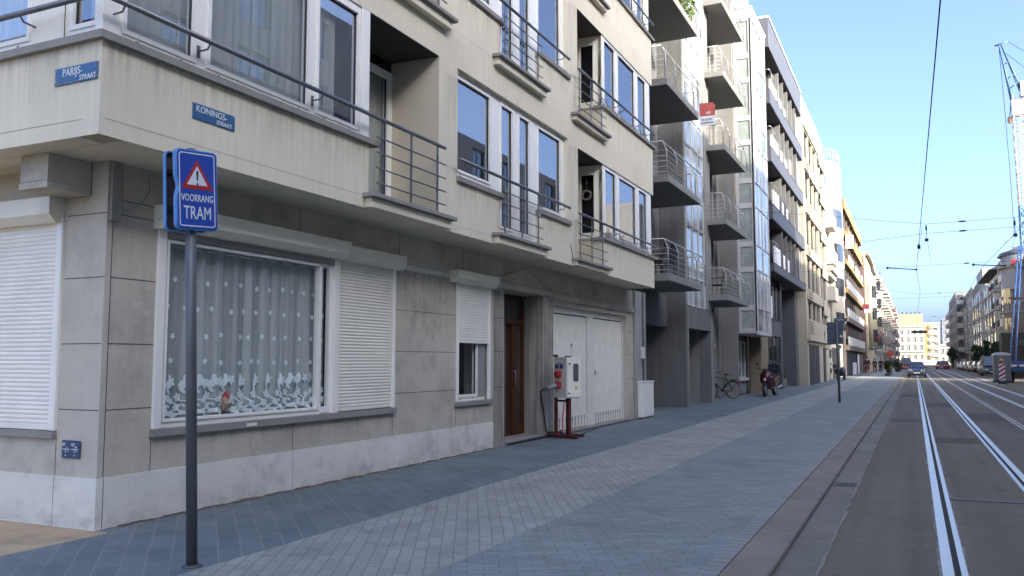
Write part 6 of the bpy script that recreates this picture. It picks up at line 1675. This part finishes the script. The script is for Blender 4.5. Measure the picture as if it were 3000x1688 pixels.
# --- overhead line
M_wire = simple('wire_black', (.012,.014,.018), .6)
cw1 = thing('contact_wire', 'black tram contact wire over the near track running down the street', 'overhead wire', (.5, 30, 6.4))
mb = MB(); mb.tube([(.72,-25,6.4),(.27,51,6.4),(.55,68,6.4),(.4,110,6.4),(.6,160,6.4)], .011, 5); mb.build('wire', M_wire, cw1)
mb = MB(); mb.lathe([(.05,-.1),(.07,0),(.05,.1)], (.35,40.5,6.40), 8); mb.tube([(.345,41.,6.4),(.48,38,6.9)], .007, 4); mb.build('clamp', M_black, cw1)
cw2 = thing('contact_wire', 'black tram contact wire over the far track', 'overhead wire', (3.4, 30, 6.4))
mb = MB(); mb.tube([(3.5,-25,6.4),(3.72,38.0,6.42),(3.4,51,6.4),(3.8,80,6.4),(3.6,150,6.4)], .010, 5); mb.build('wire', M_wire, cw2)
def span(lab, Y, zl, zm, zr_, xs, insul):
    t = thing('span_wire', lab, 'overhead wire', (2, Y, zm))
    mb = MB(); mb.tube([(-6.2,Y,zl),(xs[0],Y,zm+.0),(xs[1],Y,zm+.05),(12.,Y,zr_)], .007, 4); mb.build('wire', M_wire, t)
    for a, b in insul:
        p = Vector((xs[0],Y,zm)).lerp(Vector((xs[1],Y,zm+.05)), a); mb = MB(); mb.ball(p, .16, .04, .035); mb.build('insulator', M_black, t)
    return t
sA = span('upper span wire with hangers across the street before the glazed bay', 38., 8.05, 7.00, 7.95, (.62, 3.72), [(.42,0)])
sB = span('lower span wire across the street before the glazed bay', 38., 6.05, 6.62, 6.98, (.60, 3.75), [(.42,0)])
for x, zt_ in ((.62,6.98),(3.72,7.03)):
    mb = MB(); mb.tube([(x,38.,zt_),(x,38.02,6.9-.0)], .014, 5); mb.ball((x,38.02,6.83), .035, .035, .13); mb.tube([(x,38.02,6.7),(x,38.02,6.45)], .012, 5); mb.box(x-.07,x+.07,37.97,38.07,6.30,6.42); mb.build('hanger', M_black, sA)
    mb = MB(); mb.tube([(x-.03,38.02,6.34),(x-.35,44.5,6.42)], .006, 4); mb.tube([(x+.03,38.02,6.34),(x+.22,43.5,6.0)], .006, 4); mb.build('stay_wire', M_wire, sA)
sC = span('span wire with pull-off arms across the street behind the first hangers', 51., 6.55, 6.62, 6.6, (.3, 3.5), [(.75,0)])
for x0, x1, z0_, z1_ in ((-1.16,.27,6.58,6.43),(3.0,4.45,6.56,6.43)):
    mb = MB(); mb.tube([(x0,51,z0_),(x1,51,z1_)], .03, 6); mb.ball((x0,51,z0_), .07); mb.ball((x1,51,z1_), .06); mb.build('pull_off_arm', M_black, sC)
span('thin span wire crossing the street far down', 78., 8.1, 7.0, 7.3, (.5, 3.6), [(.5,0)])
span('thin lower span wire crossing far down', 79., 6.7, 6.75, 6.9, (.5, 3.6), [])
span('faint span wire furthest down the street', 115., 8.0, 6.8, 7.6, (.5, 3.6), [(.6,0)])
lm = thing('hanging_lamp', 'dark street lamp hanging over the road far down the street', 'lamp', (1.5, 190, 7))
mb = MB(); mb.box(-.4,2.6,189.7,190.3,7.0,7.5); mb.build('lamp_housing', M_black, lm, bevel=.1); mb = MB(); mb.tube([(-5,190,8.5),(1.1,190,7.5),(11,190,8.5)], .02, 4); mb.build('wire', M_wire, lm)
# right-hand lamp/tram post
pt = thing('tram_mast', 'grey tram mast standing before the white panelled flats', 'mast', (10.3, 118, 0))
mb = MB(); mb.tube([(10.3,118,0),(10.3,118,10)], .11, 8, r1=.07); mb.build('pole', M_pole, pt); mb = MB(); mb.tube([(10.3,118,9.6),(8.8,118,9.9)], .04, 5); mb.build('bracket', M_pole, pt)
for y, z, x, lab in ((112., 12.2, 10.2, 'small red estate agent board high on the ornate corner house'), (150, 12., 10.6, 'red estate agent board under the dark eaves'), (118., 5.2, 11.0, 'row of red boards low on the ornate corner house')):
    t = thing('estate_agent_board', lab, 'sign', (x, y, z)); mb = MB(); mb.box(x+.2, x+1.0, y, y+.06, z+.1, z+.8); mb.build('red_board', simple('dull_red_board', (.28,.03,.035), .5), t); mb = MB(); mb.tube([(x+1.,y+.1,z+.5),(x+2.4,y+.1,z+.5)], .03, 4); mb.build('bracket', M_steel, t)

# --- people
M_skin = simple('skin', (.42,.26,.19), .55, var=.05)
def skinned(root, name, verts, edges, radii, mat, lv=2):
    me = bpy.data.meshes.new(name); me.from_pydata(verts, edges, []); o = bpy.data.objects.new(name, me); COL.objects.link(o)
    md = o.modifiers.new('skin', 'SKIN'); md.use_smooth_shade = True
    for i, r_ in enumerate(radii): me.skin_vertices[0].data[i].radius = (r_, r_) if not isinstance(r_, tuple) else r_
    me.skin_vertices[0].data[0].use_root = True
    ss = o.modifiers.new('sub', 'SUBSURF'); ss.levels = lv; ss.render_levels = lv
    me.materials.append(mat); o.parent = root; return o
def person(lab, loc, rz, shirt, trouser, hair, stride=.22, sc=1., shorts=False):
    t = thing('person', lab, 'person', loc, rz, None, sc)
    s_ = stride
    V = [(0,0,.95),(0,.01,1.12),(0,.02,1.30),(0,.0,1.45),(0,-.01,1.53),(0,-.03,1.60),(0,-.03,1.70),
         (.10,0,.90),(.11,-s_,.52),(.11,-s_+.10,.10),(.11,-s_-.06,.04),(-.10,0,.90),(-.11,s_*.6,.50),(-.11,s_*1.3+.08,.12),(-.11,s_*1.2-.06,.05),
         (.19,.01,1.41),(.25,s_*.5,1.14),(.24,s_*.4-.12,.90),(-.19,.01,1.41),(-.25,-s_*.4,1.14),(-.24,-s_*.5-.14,.92)]
    E_ = [(0,1),(1,2),(2,3),(3,4),(4,5),(5,6),(0,7),(7,8),(8,9),(9,10),(0,11),(11,12),(12,13),(13,14),(3,15),(15,16),(16,17),(3,18),(18,19),(19,20)]
    Rr = [(.14,.11),(.13,.10),(.16,.11),(.11,.09),.052,.085,.07,.095,.062,.045,.035,.095,.062,.045,.035,.058,.042,.034,.058,.042,.034]
    skinned(t, 'body', V, E_, Rr, M_skin)
    skinned(t, 'jacket', [(0,.0,.93),(0,.01,1.12),(0,.02,1.30),(0,.0,1.44),(.19,.01,1.41),(.25,s_*.5,1.14),(.245,s_*.4-.09,.96),(-.19,.01,1.41),(-.25,-s_*.4,1.14),(-.245,-s_*.5-.10,.97)], [(0,1),(1,2),(2,3),(3,4),(4,5),(5,6),(3,7),(7,8),(8,9)], [(.155,.125),(.15,.12),(.18,.13),(.12,.10),.072,.058,.05,.072,.058,.05], shirt)
    lo = .52 if shorts else .13
    skinned(t, 'trousers', [(0,0,.96),(.10,0,.90),(.11,-s_,.52),(.11,-s_+.10,.14)][:3 if shorts else 4]+[(-.10,0,.90),(-.11,s_*.6,.50),(-.11,s_*1.3+.08,.15)][:2 if shorts else 3], [(0,1),(1,2),(0,3),(3,4)] if shorts else [(0,1),(1,2),(2,3),(0,4),(4,5),(5,6)], [(.155,.125),.11,.085,.105,.085] if shorts else [(.155,.125),.11,.078,.062,.11,.078,.062], trouser)
    mb = MB(); mb.ball((0,-.015,1.70), .098, .108, .10, 12, 8); mb.build('hair', hair, t, local=True)
    mb = MB(); mb.ball((0,-.135,1.645), .016, .022, .02)
    mb.build('nose', M_skin, t, local=True)
    for q in (-1, 1):
        mb = MB(); mb.ball((q*.034,-.118,1.665), .010, .008, .008); mb.build('eye', M_black, t, local=True)
        hand = MB(); hx_, hy_, hz_ = (.24,s_*.4-.13,.87) if q > 0 else (-.24,-s_*.5-.15,.89)
        hand.ball((hx_,hy_,hz_), .02, .038, .045)
        for i in range(4): hand.tube([(hx_,hy_-.03+.018*i,hz_-.03),(hx_,hy_-.034+.019*i,hz_-.075-.01*(i in (1,2))),(hx_-q*.012,hy_-.034+.019*i,hz_-.10)], .0085, 5)
        hand.tube([(hx_,hy_-.035,hz_+.01),(hx_-q*.015,hy_-.06,hz_-.03)], .009, 5); hand.build('hand', M_skin, t, local=True)
        sh = MB(); fx, fy = (.11,-s_+.02) if q > 0 else (-.11,s_*1.25); sh.ball((fx,fy,.045), .05, .13, .05); sh.build('shoe', M_black, t, local=True)
    return t
person('person in a dark jacket and dark red shorts walking along the pavement', (-4.35, 94, 0), R(10), simple('dark_jacket', (.02,.02,.03), .8), simple('dark_red_cloth', (.10,.03,.03), .8), simple('dark_hair', (.03,.022,.016), .7), .22, 1.06, True)
person('person in a maroon coat and dark trousers walking close to the wall', (-4.5, 116, 0), R(190), simple('maroon_coat', (.06,.025,.03), .8), simple('dark_trousers', (.02,.02,.025), .8), MATS['dark_hair'], .2, 1.)
person('person in a black coat walking beside another far down the pavement', (-3.85, 117, 0), R(180), simple('black_coat', (.015,.015,.018), .8), MATS['dark_trousers'], MATS['dark_hair'], .26, 1.02)
# ================================================================ camera, sky, sun
cam = bpy.data.cameras.new('camera'); co = bpy.data.objects.new('camera', cam); COL.objects.link(co)
cam.lens = 30.; cam.sensor_width = 36.; cam.sensor_fit = 'HORIZONTAL'; cam.clip_start = .05; cam.clip_end = 4000
co.location = (0, 0, 1.5); co.rotation_euler = (R(90+4.87), 0, R(25.17)); S.camera = co
EL, AZ = 21., 115.        # sun elevation; azimuth clockwise from +Y (the street direction)
w = bpy.data.worlds.new('World'); S.world = w; w.use_nodes = True
nt = w.node_tree; bg = nt.nodes['Background']
sk = nt.nodes.new('ShaderNodeTexSky'); sk.sky_type = 'NISHITA'; sk.sun_disc = False
sk.sun_elevation = R(EL); sk.sun_rotation = R(AZ); sk.air_density = .42; sk.dust_density = 4.2; sk.ozone_density = 3.; sk.altitude = 0
nt.links.new(sk.outputs['Color'], bg.inputs['Color']); bg.inputs['Strength'].default_value = .15
sl_ = bpy.data.lights.new('sun', 'SUN'); so = bpy.data.objects.new('sun', sl_); COL.objects.link(so)
sl_.energy = 2.0; sl_.angle = R(.53); sl_.color = (1., .90, .74)
d = Vector((math.sin(R(AZ))*math.cos(R(EL)), math.cos(R(AZ))*math.cos(R(EL)), math.sin(R(EL))))
so.rotation_euler = d.to_track_quat('Z', 'Y').to_euler(); so.location = (30, -30, 40)
S.view_settings.view_transform = 'Standard'; S.view_settings.look = 'None'; S.view_settings.exposure = 2.46; S.view_settings.gamma = 1.
S.view_settings.use_curve_mapping = False
cy = S.cycles; cy.max_bounces = 8; cy.diffuse_bounces = 4; cy.glossy_bounces = 4; cy.transparent_max_bounces = 16; cy.transmission_bounces = 4
cy.use_denoising = True; cy.caustics_reflective = False; cy.caustics_refractive = False; cy.sample_clamp_indirect = 6.
